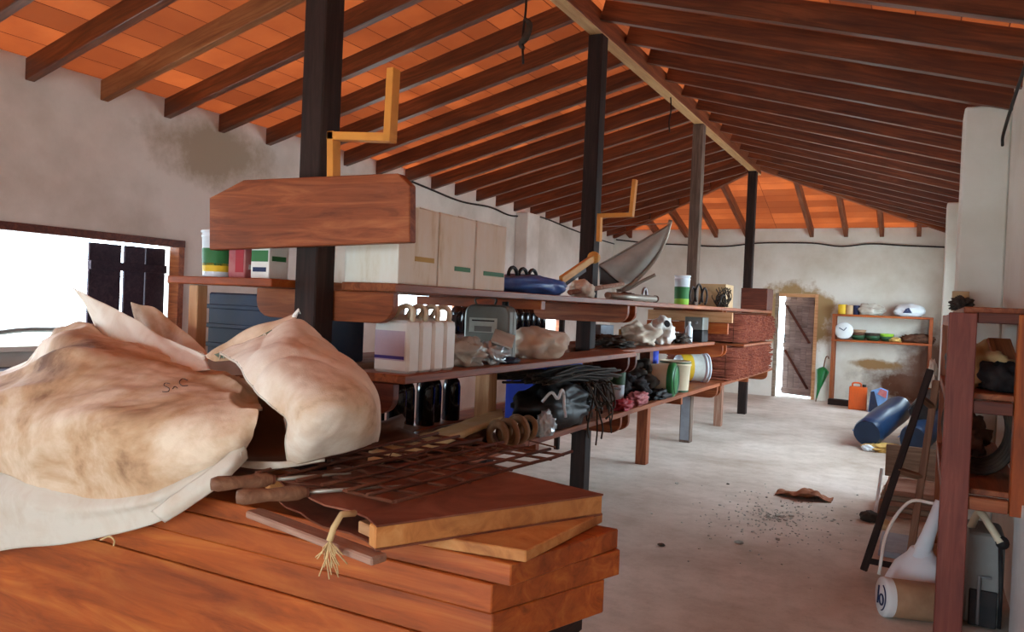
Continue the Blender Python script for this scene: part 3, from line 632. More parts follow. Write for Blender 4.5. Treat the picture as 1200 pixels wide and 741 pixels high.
# stiff flaps standing behind
def flap(rows, seed, m, lab):
    g = wrinkle(loft([rowpx(r) for r in rows], 44, 36), .010, 6.5, seed, (.8, 0, -.6))
    return tag(MB().grid(g).build('woven_sack', m, solid=.005), lab, 'sack', 'woven sacks on the lumber')
flap([[(84, 337, 2.25), (105, 347, 2.22), (135, 362, 2.2), (165, 378, 2.2), (195, 396, 2.2), (240, 416, 2.1)],
      [(100, 358, 2.24), (120, 372, 2.2), (145, 384, 2.18), (175, 396, 2.18), (205, 408, 2.16), (240, 420, 2.1)],
      [(112, 388, 2.22), (130, 398, 2.18), (155, 406, 2.16), (185, 414, 2.14), (212, 420, 2.1), (243, 425, 2.08)],
      [(114, 410, 2.16), (135, 418, 2.12), (160, 424, 2.1), (190, 430, 2.06), (218, 434, 2.04), (246, 432, 2.04)]], 12.5, 'woven_sack', 'stiff pointed sack flap standing up against the bright left window')
flap([[(156, 354, 2.42), (166, 358, 2.4), (182, 361, 2.4), (200, 376, 2.4), (222, 394, 2.36), (240, 410, 2.3)],
      [(158, 366, 2.42), (170, 372, 2.38), (186, 378, 2.38), (204, 392, 2.36), (224, 404, 2.32), (242, 414, 2.28)],
      [(166, 400, 2.4), (178, 404, 2.36), (194, 410, 2.34), (210, 416, 2.32), (228, 420, 2.28), (244, 424, 2.24)]], 17.1, 'woven_sack_brown', 'smaller brown sack flap standing behind the pointed flap by the shutter')
tag(MB().tube(cr([onY(118, 633, 1.548), onY(128, 629, 1.545), onY(134, 634, 1.543), onY(133, 640, 1.543)], 14), .003, 5).build('string_end', 'twine'), 'short loose string dangling below the white sack hem', 'string')
# ================================================================== THINGS ON THE SHELVES
def rot_of(axis): return V(axis).normalized().to_track_quat('Z', 'Y').to_matrix().to_4x4()
def bucket(loc, r, h, lab, body='white_plastic_clean', bands=(), axis=(0, 0, 1), lid=True, cat='bucket', handle=True, group=None, name='paint_bucket', tap=.88):
    o = empty(name, loc, lab, cat, group); M = rot_of(axis); rb = r*tap
    MB().lathe([(0, .004), (rb*.96, 0), (rb, .01), (r*.985, h*.86), (r*1.03, h*.865), (r*1.03, h*.90), (r*.99, h*.905), (r*.99, h)] + ([] if lid else [(r*.93, h), (rb*.92, .015), (0, .014)]), n=28, M=M).build('body', body, o)
    if lid: MB().lathe([(r*1.0, h*.955), (r*1.06, h*.96), (r*1.06, h*1.0), (r*.98, h*1.015), (r*.95, h*1.0), (0, h*1.0)], n=28, M=M).build('lid', 'white_plastic_clean' if body != 'green_plastic' else body, o)
    for z0, z1, m in bands:
        q = lambda z: rb+(r*.985-rb)*z/.86+.0016
        MB().lathe([(q(z0), z0*h), (q(z1), z1*h)], n=28, M=M).build('label_band', m, o)
    if handle:
        P = [M @ V((r*1.05*math.cos(a), r*1.05*math.sin(a)*.35+.0, h*.9-r*.75*math.sin(a))) for a in [math.pi*k/12 for k in range(13)]]
        P = [M @ V((r*1.05*math.cos(a), -r*1.08*math.sin(a), h*.88-r*.5*math.sin(a))) for a in [math.pi*k/12 for k in range(13)]]
        MB().tube(P, .003, 5).build('handle', 'zinc', o)
    return o
def carton_box(c, d, lab, m='stained_carton', strip=None, rz=0, group=None, cat='box', name='carton'):
    o = empty(name, c, lab, cat, group, rz); dx, dy, dz = d
    MB().box((0, 0, dz/2), d, bev=.006, seg=2).build('body', m, o)
    MB().box((0, -dy*.251+.0, dz+.002), (dx*.98, dy*.49, .005), rot=(.012, 0, 0)).build('flap', m, o)
    MB().box((0, dy*.251, dz+.003), (dx*.98, dy*.49, .005), rot=(-.016, 0, 0)).build('flap', m, o)
    if strip: MB().box((dx/2+.0012, strip[1]*dy, strip[2]*dz), (.002, strip[3]*dy, .022)).build('label', strip[0], o)
    return o
def tin(loc, r, h, lab, m, lidm='zinc', group=None, name='tin', cat='tin'):
    o = empty(name, loc, lab, cat, group)
    MB().lathe([(0, 0), (r, 0), (r*1.02, .006), (r, .012), (r, h-.012), (r*1.02, h-.006), (r, h)], n=24).build('body', m, o)
    MB().lathe([(r*.99, h-.001), (r*.88, h+.002), (r*.85, h-.004), (0, h-.004)], n=24).build('lid', lidm, o)
    return o
def lump(name, loc, d, m, lab, cat, seed=1, amp=.2, fr=2.2, rz=0, ridge=.2, flat=.3, sub=4):
    o = MB().blob((0, 0, 0), d, seed, amp, fr, sub, flat, 0, ridge).build(name, m, loc=loc); o.rotation_euler.z = rz
    return tag(o, lab, cat)
def bottle(loc, r, h, m, lab, group=None, name='bottle', capm='dark_steel'):
    o = empty(name, loc, lab, 'bottle', group)
    MB().lathe([(0, .002), (r*.9, 0), (r, .008), (r, h*.62), (r*.85, h*.72), (r*.38, h*.82), (r*.34, h*.95), (0, h*.95)], n=18).build('body', m, o)
    MB().lathe([(r*.4, h*.92), (r*.4, h), (0, h)], n=14).build('cap', capm, o)
    return o
def copy_tree(o, loc, label, group=None):
    c = o.copy(); COL.objects.link(c); c.location = loc; c['label'] = label
    if group: c['group'] = group
    for ch in list(o.children):
        d_ = ch.copy(); COL.objects.link(d_); d_.parent = c
    return c
# --- top shelf, near end
p = onY(252, 332, 2.62); p.z = T1
def paint_bucket():
    o = bucket((p.x, 2.78, T1), .074, .215, 'white paint bucket with green and yellow label at the left end of the top shelf', bands=((.25, .62, 'label_green'), (.12, .30, 'label_yellow')))
    return o
o = paint_bucket(); o.location = (-2.93, 2.55, T1)
carton_box((-2.765, 2.57, T1), (.105, .12, .17), 'faded pink box beside the paint bucket on the top shelf', 'pink_box', ('label_paper', 0, .3, .6), name='small_box')
carton_box((-2.62, 2.57, T1), (.11, .12, .18), 'white and green small box between the pink box and the dark post', 'white_plastic', ('label_green', 0, .5, .7), name='small_box')
for i, (x0, x1, z) in enumerate(((-2.70, -2.615, .05), (-2.57, -2.48, .12), (-2.57, -2.48, .05))):
    pass
MB().box((0, -.0612, .10), (.1, .002, .05)).build('label', 'label_green', bpy.data.objects['small_box.001'])
MB().box((0, -.0612, .04), (.08, .002, .02)).build('label', 'label_navy', bpy.data.objects['small_box.001'])
MB().box((.02, -.0612, .09), (.05, .002, .13)).build('label', 'crimson', bpy.data.objects['small_box'])
# --- cartons
for i, (y0, y1, st_, lab) in enumerate(((2.72, 3.03, ('label_ochre', .15, .34, .5), 'tall stained carton nearest the hung board, ochre lettering patch'),
                                    (3.035, 3.365, ('label_green', .15, .27, .45), 'tall stained carton in the middle of the three, green strip and a brown run'),
                                    (3.375, 3.69, ('label_green', .1, .25, .7), 'tall stained carton at the right end of the three, beside the blue bundle'))):
    carton_box((-2.17, (y0+y1)/2, T1), (.30, y1-y0-.006, .345), lab, strip=st_, group='stained cartons on the top shelf')
carton_box((-2.50, 3.32, T1), (.28, .7, .30), 'stained carton in the row behind the three front cartons', group=None)
# --- blue bundle
bl = empty('tarp_bundle', (-2.2, 4.32, T1), 'flat blue tarp bundle with black strap loops beside the cartons', 'bundle')
MB().blob((0, 0, 0), (.34, .98, .125), 3, .10, 1.8, 4, .25, 0, .12).build('tarp', 'blue_tarp', bl)
for k in range(3):
    y = -.30+.13*k; MB().tube([V((.05, y+.055*math.cos(a), .10+.05*math.sin(a))) for a in [math.pi*j/8 for j in range(9)]], .011, 8).build('strap_loop', 'black_rubber', bl)
# --- odds and ends by post two
def rod(name, pts, r, m, lab, cat, n=8): return tag(MB().tube(pts, r, n).build(name, m), lab, cat)
hs = empty('hand_saw', onX(657, 334, -2.12), 'yellow wooden saw handle leaning upward in front of the second post', 'saw'); hi = hs.matrix_basis.inverted()
a, b_ = onX(657, 334, -2.12)+V((0, 0, .03)), onX(696, 302, -2.16); M, L = frame_of(a, b_)
MB().box((0, 0, 0), (L, .03, .055), bev=.01, seg=2).build('grip', 'yellow_wood', hs, M=hi @ M)
MB().lathe([(0, -.03), (.04, -.03), (.045, -.01), (.045, .01), (.04, .03), (0, .03)], n=14, M=Matrix.Rotation(math.pi/2, 4, 'X')).build('knob', 'yellow_wood', hs, loc=hi @ b_)
MB().box((-.05, 0, -.035), (L*.6, .004, .05)).build('blade', 'dark_steel', hs, M=hi @ M)
lump('rag', onX(682, 342, -2.1)*1, (.16, .26, .12), 'off_white_rag', 'small crumpled pale rag lying under the yellow saw handle', 'rag', 5, .25, 2, ridge=.1)
bpy.data.objects['rag'].location.z = T1
lump('rag', (-2.45, 5.05, T1), (.2, .3, .09), 'grey_board', 'grey crumpled rag behind the blue tarp bundle tip', 'rag', 8, .3, 3)
for i, (a, b_, m, r, lab) in enumerate((((648, 338), (662, 322), 'zinc', .008, 'thin grey metal rod sticking up beside the blue tarp tip'),
                                     ((668, 343), (730, 333), 'dusty_plank', .017, 'dusty wooden stick lying on the top shelf under the metal pan'))):
    A = onX(*a, -2.06); A.z = max(A.z, T1+r); B_ = onX(*b_, -2.18); B_.z = max(B_.z, T1+r)
    rod('stick', [A, B_], r, m, lab, 'stick')
# pipes and the grey pan
A = onX(712, 344, -2.06); B_ = onX(768, 352, -2.0); A.z = B_.z = T1+.028
pi_ = empty('steel_pipe', A, 'pale steel pipe lying along the top shelf edge below the grey pan', 'pipe'); MB().tube([V((0, 0, 0)), B_-A], .026, 12).build('tube', 'pipe_steel', pi_)
MB().tube([(B_-A)*.985, (B_-A)*1.01], .03, 12).build('collar', 'rust_steel', pi_)
lump('dark_clump', (-2.1, 5.85, T1), (.14, .22, .07), 'dark_junk', 'small dark clump of scrap on the top shelf below the saw handle', 'scrap', 3)
tag(MB().tube([V((-2.04, 6.12+.05*math.cos(a), T1+.06+.05*math.sin(a))) for a in [math.pi*2*k/14 for k in range(14)]], .012, 8, closed=True).build('metal_ring', 'zinc'), 'small pale metal ring standing on the top shelf edge under the pan', 'ring')
YP = 6.35
pan = empty('barrow_pan', onY(731, 334, YP), 'large grey sheet metal pan tipped on edge on the top shelf', 'pan'); pinv = pan.matrix_basis.inverted()
rows = [[(702, 311, YP-.12), (728, 296, YP-.05), (757, 279, YP), (784, 264, YP+.02)],
        [(709, 317, YP-.1), (732, 304, YP-.10), (758, 290, YP-.06), (781, 275, YP+.02)],
        [(718, 325, YP-.1), (733, 318, YP-.10), (754, 306, YP-.06), (772, 294, YP+.02)],
        [(730, 334, YP-.1), (741, 331, YP), (750, 322, YP+.02), (764, 306, YP+.03)]]
MB().grid([[pinv @ q for q in row] for row in loft([rowpx(r) for r in rows], 26, 22)]).build('sheet', 'dish_steel', pan, solid=.006)
rows = [[(702, 311, YP-.12), (716, 323, YP-.11), (730, 334, YP-.1)], [(703, 322, YP+.05), (713, 328, YP+.02), (728, 335, YP-.02)], [(703, 333, YP+.16), (713, 334, YP+.14), (727, 335, YP+.04)]]
MB().grid([[pinv @ q for q in row] for row in loft([rowpx(r) for r in rows], 12, 10)]).build('bent_side', 'dark_steel', pan, solid=.006)
rim = cr([onY(*q) for q in ((786, 258, YP+.03), (780, 280, YP+.03), (770, 300, YP+.03), (757, 317, YP+.03), (742, 332, YP), (728, 340, YP-.05))], 26)
MB().tube([pinv @ q for q in rim], .017, 10).build('pipe_rim', 'pipe_steel', pan)
rim = cr([onY(*q) for q in ((768, 322, YP+.12), (752, 330, YP+.08), (736, 339, YP), (722, 341, YP-.05))], 16)
MB().tube([pinv @ q for q in rim], .015, 10).build('pipe_rim', 'pipe_steel', pan)
MB().tube([pinv @ onY(705, 266, YP-.05), pinv @ onY(784, 262, YP+.02)], .004, 5).build('brace_wire', 'zinc', pan)
pts = [onY(702, 311, YP-.12), onY(784, 264, YP+.02)]; MB().tube([pinv @ q for q in pts], .008, 8).build('top_bead', 'pipe_steel', pan)
bucket((-2.36, 8.35, T1), .085, .325, 'white bucket, green and lime label, on the top shelf by the grey-brown post', bands=((.02, .22, 'lime_paint'), (.22, .62, 'label_green')), handle=False)
co = MB()
for k in range(3):
    cy, rr = 7.75+.16*k, .10+.02*(k % 2); co.tube([V((-2.08+.02*k, cy+rr*math.cos(a), T1+.014+rr*.85+rr*.85*math.sin(a))) for a in [math.pi*2*j/22-1.2 for j in range(19)]], .011, 7)
tag(co.build('cable_loop', 'cable_black'), 'loose loops of stiff black cable standing in front of the white bucket', 'cable')
bk = empty('crate', (-2.28, 9.55, T1), 'tan wooden crate on the far top shelf behind the dark bush of wire', 'crate')
for dx, dy, sx, sy in ((-.16, 0, .018, .42), (.16, 0, .018, .42), (0, -.2, .30, .018), (0, .2, .30, .018)): MB().box((dx, dy, .14), (sx, sy, .28), bev=.003).build('side', 'tan_tin', bk)
MB().box((0, 0, .012), (.3, .38, .02)).build('base', 'tan_tin', bk)
wc = MB(); rnd = random.Random(4)
for k in range(40):
    b0 = V((-2.12+rnd.uniform(-.05, .05), 9.25+rnd.uniform(-.12, .12), T1+.01)); wc.tube(cr([b0, b0+V((rnd.uniform(-.06, .06), rnd.uniform(-.1, .1), rnd.uniform(.05, .12))), b0+V((rnd.uniform(-.06, .06), rnd.uniform(-.14, .14), rnd.uniform(.02, .24)))], 7), .006, 4)
tag(wc.build('wire_tangle', 'dark_junk'), 'dark tangle of old wire on the far top shelf in front of the tan crate', 'wire')
tag(MB().tube(cr([V((-2.05, 8.75, T1+.015)), V((-2.05, 8.9, T1+.12)), V((-2.05, 9.05, T1+.13)), V((-2.06, 9.15, T1+.02))], 14), .008, 6).build('cable_loop', 'cable_black'), 'thin dark cable arching beside the wire tangle on the top shelf', 'cable')
dbx = empty('drawer', (-2.12, 11.35, T1), 'dark wooden drawer box on the top shelf beyond the brushwood bundles', 'drawer')
for dx, dy, sx, sy in ((-.17, 0, .016, .46), (.17, 0, .016, .46), (0, -.22, .33, .016), (0, .22, .33, .016)): MB().box((dx, dy, .15), (sx, sy, .30), bev=.003).build('side', 'red_wood_dark', dbx)
MB().box((0, 0, .01), (.32, .42, .018)).build('base', 'pine', dbx)
# --- mid shelf
jc = empty('jerrycan', (-2.06, 2.79, T2), 'white plastic jerrycan nearest the camera, lilac label with a purple stripe', 'jerrycan', 'white jerrycans on the middle shelf')
prof = [(-.095, 0), (.095, 0), (.095, .215), (.088, .232), (-.01, .232), (-.05, .262), (-.085, .245), (-.095, .21)]
MB().prism([(x, -.045, z) for x, z in prof], (0, .09, 0), bev=.012).build('body', 'white_plastic', jc)
MB().tube(cr([(.078, 0, .228), (.08, 0, .275), (.05, 0, .295), (.01, 0, .285), (-.02, 0, .245)], 14), .0125, 9).build('handle', 'cream_plastic', jc)
MB().lathe([(.022, .25), (.022, .285), (.018, .29), (0, .29)], n=14, c=(-.06, 0, 0)).build('cap', 'white_plastic_clean', jc)
for k, ylab in enumerate(('second white jerrycan of the row, just behind the one with the lilac label', 'third white jerrycan of the row behind the lilac label', 'fourth white jerrycan, last of the row beside the plastic bags')):
    copy_tree(jc, (-2.06, 2.79+.098*(k+1), T2), ylab, 'white jerrycans on the middle shelf')
MB().box((-.005, -.0462, .12), (.16, .002, .13)).build('label', 'label_lilac', jc); MB().box((-.005, -.0468, .068), (.16, .002, .014)).build('label', 'label_purple', jc)
MB().lathe([(.006, 0), (0, 0)], n=10, M=rot_of((1, 0, 0)), c=(.0962, .02, .1)).build('label', 'label_purple', jc) if False else None
can = empty('fuel_can', (-2.16, 3.80, T2), 'grey round-shouldered metal can with a paper label on the middle shelf', 'can')
prof = [(-.13, 0), (.13, 0), (.13, .265)] + [(.13-.05*(1-math.cos(a)), .265+.05*math.sin(a)) for a in (.5, 1.0, 1.57)] + [(-.13+.05*(1-math.cos(a)), .265+.05*math.sin(a)) for a in (1.57, 1.0, .5)] + [(-.13, .265)]
MB().prism([(x, -.085, z) for x, z in prof], (0, .17, 0), bev=.010).build('body', 'grey_tin', can); MB().box((.131, 0, .16), (.002, .004, .29)).build('seam', 'dark_steel', can)
MB().box((-.02, -.0865, .20), (.16, .002, .08)).build('label', 'label_paper', can); MB().box((-.02, -.0875, .225), (.13, .002, .008)).build('label_line', 'dark_steel', can)
MB().box((-.02, -.0875, .18), (.10, .002, .03)).build('label_line', 'grey_plastic', can)
can.rotation_euler.z = math.radians(14)
MB().tube(cr([(-.09, 0, .315), (-.09, 0, .35), (.02, 0, .352), (.02, 0, .315)], 10), .007, 6).build('handle', 'grey_tin', can)
MB().lathe([(.02, .31), (.02, .335), (0, .335)], n=12, c=(.08, 0, 0)).build('cap', 'dark_steel', can)
lump('plastic_bag', (-2.08, 3.36, T2), (.24, .34, .15), 'clear_bag', 'crumpled clear plastic bag on the middle shelf between jerrycans and grey can', 'bag', 6, .28, 3, ridge=.3)
lump('plastic_bag', (-2.03, 3.58, T2), (.16, .22, .12), 'silver_foil', 'crumpled silvery packet leaning against the grey can', 'bag', 16, .3, 3, ridge=.3)
MB().box((0, 0, 0), (.12, .2, .012), rot=(.3, .3, .5), bev=.002).build('leaflet', 'label_paper', loc=(-2.0, 3.66, T2+.135)); tag(bpy.data.objects['leaflet'], 'pale green leaflet lying on the silvery packet by the grey can', 'paper')
lump('blue_pouch', (-1.99, 3.72, T2), (.09, .2, .035), 'dark_blue', 'small dark blue pouch at the shelf edge before the grey can', 'pouch', 21, .15, 3)
lump('rag', (-2.1, 4.30, T2), (.32, .52, .19), 'off_white_rag', 'pale crumpled cloth heap beside the grey can on the middle shelf', 'rag', 11, .2, 1.7, ridge=.12)
cr_ = empty('plastic_crate', (-2.86, 2.93, T2), 'dark blue plastic crate under the left end of the top shelf', 'crate')
def crate_geo(o, dx, dy, dz, m):
    MB().box((0, 0, dz/2), (dx, dy, dz), bev=.008).build('body', m, o)
    for k in range(3): MB().box((0, -dy/2-.006, dz*(.18+.3*k)), (dx*1.01, .012, .022), bev=.003).build('rib', m, o)
crate_geo(cr_, .72, .36, .32, 'dark_blue')
# rack of bottles behind
rk = empty('bottle_rack', (-3.5, 6.35, 0), 'small dark rack behind the shelving holding rows of dark bottles', 'rack')
for z in (1.24, .93): sp('rack_shelf', (-3.5, 6.35, z-.015), (.34, 2.2, .03), 'red_wood_dark', parent=rk)
for x in (-3.64, -3.36):
    for y in (5.28, 7.42): sp('upright', (x, y, .70), (.05, .05, 1.4), 'post_wood', parent=rk)
b0 = bottle((-3.42, 5.45, 1.24), .052, .29, 'black_glass', 'dark bottle standing on the upper rack board behind the shelving', 'bottles on the upper rack board')
for k in range(1, 14): copy_tree(b0, (-3.42-.0*(k % 2), 5.45+.122*k, 1.24), 'dark bottle standing on the upper rack board behind the shelving')
b1 = bottle((-3.42, 5.45, .93), .052, .25, 'black_glass', 'dark bottle standing on the lower rack board behind the shelving', 'bottles on the lower rack board')
for k in range(1, 12): copy_tree(b1, (-3.42, 5.45+.128*k, .93), 'dark bottle standing on the lower rack board behind the shelving')
b2 = bottle((-2.78, 3.3, T3), .06, .36, 'black_glass', 'tall dark bottle at the back of the bottom shelf behind the brown cloth', 'tall bottles at the back of the bottom shelf')
for k in range(1, 8): copy_tree(b2, (-2.80+.05*(k % 2), 3.3+.15*k, T3), 'tall dark bottle at the back of the bottom shelf behind the brown cloth')
# mid shelf beyond the second post
def onshelf(px, py, z): q = onZ(px, py, z); return q
carton_box((-2.62, 7.55, T2), (.22, .26, .115), 'yellow-brown carton on the middle shelf just right of the second post', 'label_ochre', name='small_box')
carton_box((-2.75, 6.9, T2), (.2, .34, .16), 'pale blue and white box behind the yellow-brown carton on the middle shelf', 'pale_blue_grey', name='small_box')
rg = lump('plastic_bag', (-2.28, 6.75, T2), (.30, .50, .20), 'off_white_rag', 'white crumpled carrier bag on the middle shelf right of the second post', 'bag', 31, .3, 2.0, ridge=.2)
rg2 = lump('plastic_bag', (-2.24, 7.3, T2), (.22, .34, .25), 'white_plastic', 'tall white crumpled bag with a dark hole, beside the carrier bag', 'bag', 37, .28, 1.9, ridge=.2)
MB().lathe([(0, .002), (.035, 0)], n=14, M=rot_of((.9, -.7, .3))).build('hole', 'black_cloth', rg2, loc=(.075, -.10, .20))
for k, (x, y, d, m, sd_, lab) in enumerate(((-2.3, 6.15, (.3, .5, .07), 'dark_junk', 41, 'low heap of dark scrap at the near end of the far middle shelf'),
        (-2.5, 6.5, (.3, .4, .09), 'brown_cloth', 43, 'brown cloth scrap behind the carrier bag on the middle shelf'),
        (-2.22, 7.75, (.24, .4, .10), 'dark_junk', 47, 'dark heap of fittings left of the white bottle on the middle shelf'),
        (-2.48, 7.9, (.3, .5, .13), 'black_cloth', 53, 'black cloth heap behind the fittings on the middle shelf'))):
    lump('scrap_heap', (x, y, T2), d, m, lab, 'scrap', sd_, .4, 3.5, ridge=.4)
bottle((-2.2, 8.12, T2), .038, .22, 'white_plastic_clean', 'small white bottle beside the dark square box on the middle shelf', capm='white_plastic')
dk = empty('battery_box', (-2.20, 8.42, T2), 'dark square box with grey upper half on the middle shelf', 'box')
MB().box((0, 0, .065), (.2, .24, .13), bev=.006).build('base', 'black_plastic', dk); MB().box((0, 0, .20), (.2, .24, .138), bev=.006).build('cover', 'grey_tin', dk)
MB().lathe([(.018, 0), (.018, .004), (0, .004)], n=12, M=rot_of((0, -1, 0))).build('stud', 'zinc', dk, loc=(.03, -.121, .21))
# --- bottom shelf
lump('brown_cloth', (-2.35, 3.0, T3), (.45, .6, .20), 'brown_cloth', 'dark brown cloth heap on the bottom shelf below the jerrycans', 'cloth', 61, .3, 2.2, ridge=.3)
lump('brown_cloth', (-2.25, 3.62, T3), (.3, .7, .10), 'brown_cloth', 'low folded brown cloth beside the hank of rope', 'cloth', 67, .2, 2.2, ridge=.2)
rows = [[(430, 545, 2.55), (470, 527, 2.75), (520, 515, 3.05), (560, 500, 3.4), (590, 488, 3.75)], [(432, 530, 2.7), (470, 515, 2.9), (520, 502, 3.2), (558, 488, 3.55), (588, 480, 3.9)]]
g = loft([[onZ(px, py, T3+.10+.005*i) for i, (px, py, y) in enumerate(r)] for r in rows], 40, 8)
tag(MB().grid(wrinkle(g, .006, 8, 5.5)).build('canvas_strip', 'tan_cloth', solid=.03), 'long pale canvas strip lying from the folded sack to the rope hank', 'cloth')
hk = MB()
for k in range(7):
    c = V((-1.99-.03*(k % 2), 3.62+.06*k, T3+.075)); ax = V((.25, 1, .15*(k % 3-1))).normalized(); e1 = ax.orthogonal().normalized(); e2 = ax.cross(e1)
    hk.tube([c+(e1*math.cos(a)+e2*math.sin(a))*(.058+.006*(k % 3)) for a in [2*math.pi*j/16 for j in range(16)]], .017, 7, closed=True)
tag(hk.build('rope_hank', 'rope'), 'thick brown rope coiled in a hank at the bottom shelf edge', 'rope')
bag = empty('rubbish_bag', (-2.12, 4.62, T3), 'black plastic rubbish bag bulging over the bottom shelf edge, white drawstring', 'bag')
MB().blob((0, 0, 0), (.36, .95, .30), 71, .2, 2.2, 4, .3, 0, .25).build('bag_body', 'black_plastic', bag)
MB().tube(cr([(.10, -.40, .20), (.15, -.38, .26), (.17, -.33, .22), (.18, -.30, .27), (.17, -.24, .24), (.185, -.26, .17), (.19, -.24, .10)], 30), .010, 6).build('drawstring', 'white_plastic_clean', bag)
lump('silver_packet', (-1.99, 4.22, T3), (.10, .18, .15), 'silver_foil', 'crumpled silvery packet hanging at the mouth of the black bag', 'bag', 77, .3, 3, ridge=.3)
fr = MB(); rnd = random.Random(12)
for k in range(60):
    a = V((-2.30+rnd.uniform(-.15, .3), 4.25+rnd.uniform(-.1, .15), T3+.30+rnd.uniform(0, .06))); b_ = V((-2.12+rnd.uniform(-.1, .14), 5.5+rnd.uniform(-.15, .1), T3+.23+rnd.uniform(-.05, .12)))
    fr.tube(cr([a, a.lerp(b_, .5)+V((0, 0, rnd.uniform(.0, .05))), b_], 8), rnd.uniform(.005, .010), 5)
for k in range(30):
    b0 = V((-2.06+rnd.uniform(-.06, .08), 5.0+rnd.uniform(-.2, .2), T3+.24)); e = V((.07+rnd.uniform(-.03, .05), rnd.uniform(-.1, .25), -.12-abs(rnd.gauss(0, .10)))); fr.tube(cr([b0, b0+V((.06, rnd.uniform(-.1, .1), .02)), b0+e*.7+V((rnd.uniform(0, .06), rnd.uniform(-.08, .08), 0)), b0+e], 10), .007, 4)
tag(fr.build('rod_bundle', 'dark_junk'), 'sheaf of thin dark rods and frayed ends lying across the black bag', 'rods')
bb = carton_box((-2.35, 4.95, T3+.0), (.3, .62, .40), 'bright blue box with white print behind the sheaf of rods', 'blue_box', ('label_paper', .1, .7, .5), name='carton')
lump('brown_bag', (-2.32, 5.52, T3), (.26, .36, .40), 'brown_jug', 'brown and tan lumpy bag beside the blue box under the middle shelf', 'bag', 83, .3, 2.6, ridge=.3)
tb = bucket((-2.2, 5.95, T3), .085, .34, 'white tub with a dark green stripe on the bottom shelf behind the second post', bands=((.5, .85, 'dark_green_plastic'),), handle=False)
for k, (x, y, d, m, sd_, lab, c) in enumerate(((-2.2, 6.3, (.34, .5, .22), 'black_cloth', 87, 'black cloth heap in the shade of the bottom shelf', 'cloth'),
        (-2.3, 6.85, (.4, .55, .30), 'dark_junk', 89, 'dark machine scrap heap left of the green bucket', 'scrap'),
        (-2.06, 6.75, (.14, .6, .08), 'black_rubber', 91, 'flat black rubber tangle beside the green bucket', 'scrap'))):
    lump('heap', (x, y, T3), d, m, lab, c, sd_, .35, 3, ridge=.35)
lump('red_packet', (-2.05, 5.72, T3), (.13, .34, .08), 'crimson', 'red crumpled packet at the bottom shelf edge by the second post', 'packet', 93, .35, 3, ridge=.3)
lump('red_packet', (-2.06, 6.12, T3), (.13, .4, .11), 'pink_box', 'pinkish crumpled packet just beyond the red one on the bottom shelf', 'packet', 97, .35, 3, ridge=.3)
# buckets lying on their sides
def lying(p, r, h, lab, axis, body, bands=(), **k): return bucket(p, r, h, lab, body, bands, axis, **k)
lying((-2.24, 7.12, T3+.165), .16, .30, 'green-rimmed bucket lying on its side on the bottom shelf, bottom towards the aisle', (-.95, .30, 0), 'cream_plastic', ((.0, .2, 'green_plastic'),), lid=False, handle=False) if False else None
gb = empty('bucket', (-2.14, 6.92, T3+.155), 'cream bucket lying on its side, its green bottom towards the white bucket', 'bucket'); Mx = rot_of((.985, .10, 0))
MB().lathe([(.125, -.16), (.15, .12), (.148, .13), (.118, -.15), (.0, .11)][:4], n=28, M=Mx).build('body', 'cream_plastic', gb); MB().lathe([(0, .165), (.13, .163), (.155, .15), (.158, .12), (.15, .10)], n=28, M=Mx).build('base', 'green_plastic', gb)
MB().lathe([(.132, .164), (.128, .172), (.124, .164)], n=28, M=Mx).build('foot_ring', 'dark_green_plastic', gb)
bucket((-2.14, 7.46, T3), .15, .30, 'cream-white bucket with dark green edge standing on the bottom shelf above the brown leg', 'cream_plastic', ((.0, .06, 'dark_green_plastic'),), lid=False, handle=False, name='bucket')
MB().tube([V((.148*math.cos(a), .148*math.sin(a), .285)) for a in [2*math.pi*k/24 for k in range(24)]], .007, 6, closed=True).build('rim', 'dark_green_plastic', bpy.data.objects['bucket.001'])
bt = tin((-2.42, 7.55, T3+.0), .075, .39, 'bright blue tin standing behind the cream buckets', 'blue_box', name='blue_tin')
yb = bucket((-2.40, 8.42, T3+.166), .155, .34, 'yellow and white bucket lying on its side by the brushwood', axis=(.80, .60, 0), bands=((.1, .45, 'label_yellow'), (.45, .8, 'label_paper')), handle=False)
# --- brushwood bundles
def bundle(x0, x1, y0, y1, z0, z1, seed, lab):
    r_ = empty('brushwood_bundle', ((x0+x1)/2, (y0+y1)/2, z0), lab, 'bundle', 'brushwood bundles on the far shelf'); mb = MB(); rn = random.Random(seed); inv_ = r_.matrix_basis.inverted()
    nz = int((z1-z0)/.021); ny = int((y1-y0)/.026)
    for i in range(nz):
        for j in range(ny):
            if 3 < j < ny-4 and 2 < i < nz-2: 
                if rn.random() < .15: continue
            y = y0+(j+.5)*(y1-y0)/ny+rn.uniform(-.008, .008); z = z0+.012+(i+.5)*(z1-z0-.024)/nz+rn.uniform(-.006, .006)
            e = ((i/nz-.5)**2+(j/ny-.5)**2)*.10; xe = x1-e+rn.uniform(-.05, .03)
            mb.tube([inv_ @ V((x0+rn.uniform(-.02, .04), y+rn.uniform(-.012, .012), z)), inv_ @ V((xe, y+rn.uniform(-.02, .02), z+rn.uniform(-.008, .008)))], rn.uniform(.008, .0135), 4)
    mb.build('sticks', 'brush_sticks', r_)
    for x in (x0+.2, x1-.14):
        rr = .012; P = [(x, y0-rr, z0+.003), (x, y1+rr, z0+.003), (x, y1+rr, z1+rr), (x, y0-rr, z1+rr)]; MB().tube([inv_ @ V(p_) for p_ in P], .006, 5, closed=True).build('tie', 'rust_steel', r_)
bundle(-2.72, -1.88, 9.10, 11.45, T3+.002, 1.105, 3, 'lower brushwood bundle of reddish sticks on the far bottom shelf')
bundle(-2.66, -1.86, 9.36, 11.5, 1.155, 1.50, 5, 'upper brushwood bundle of reddish sticks lying on the lower one')
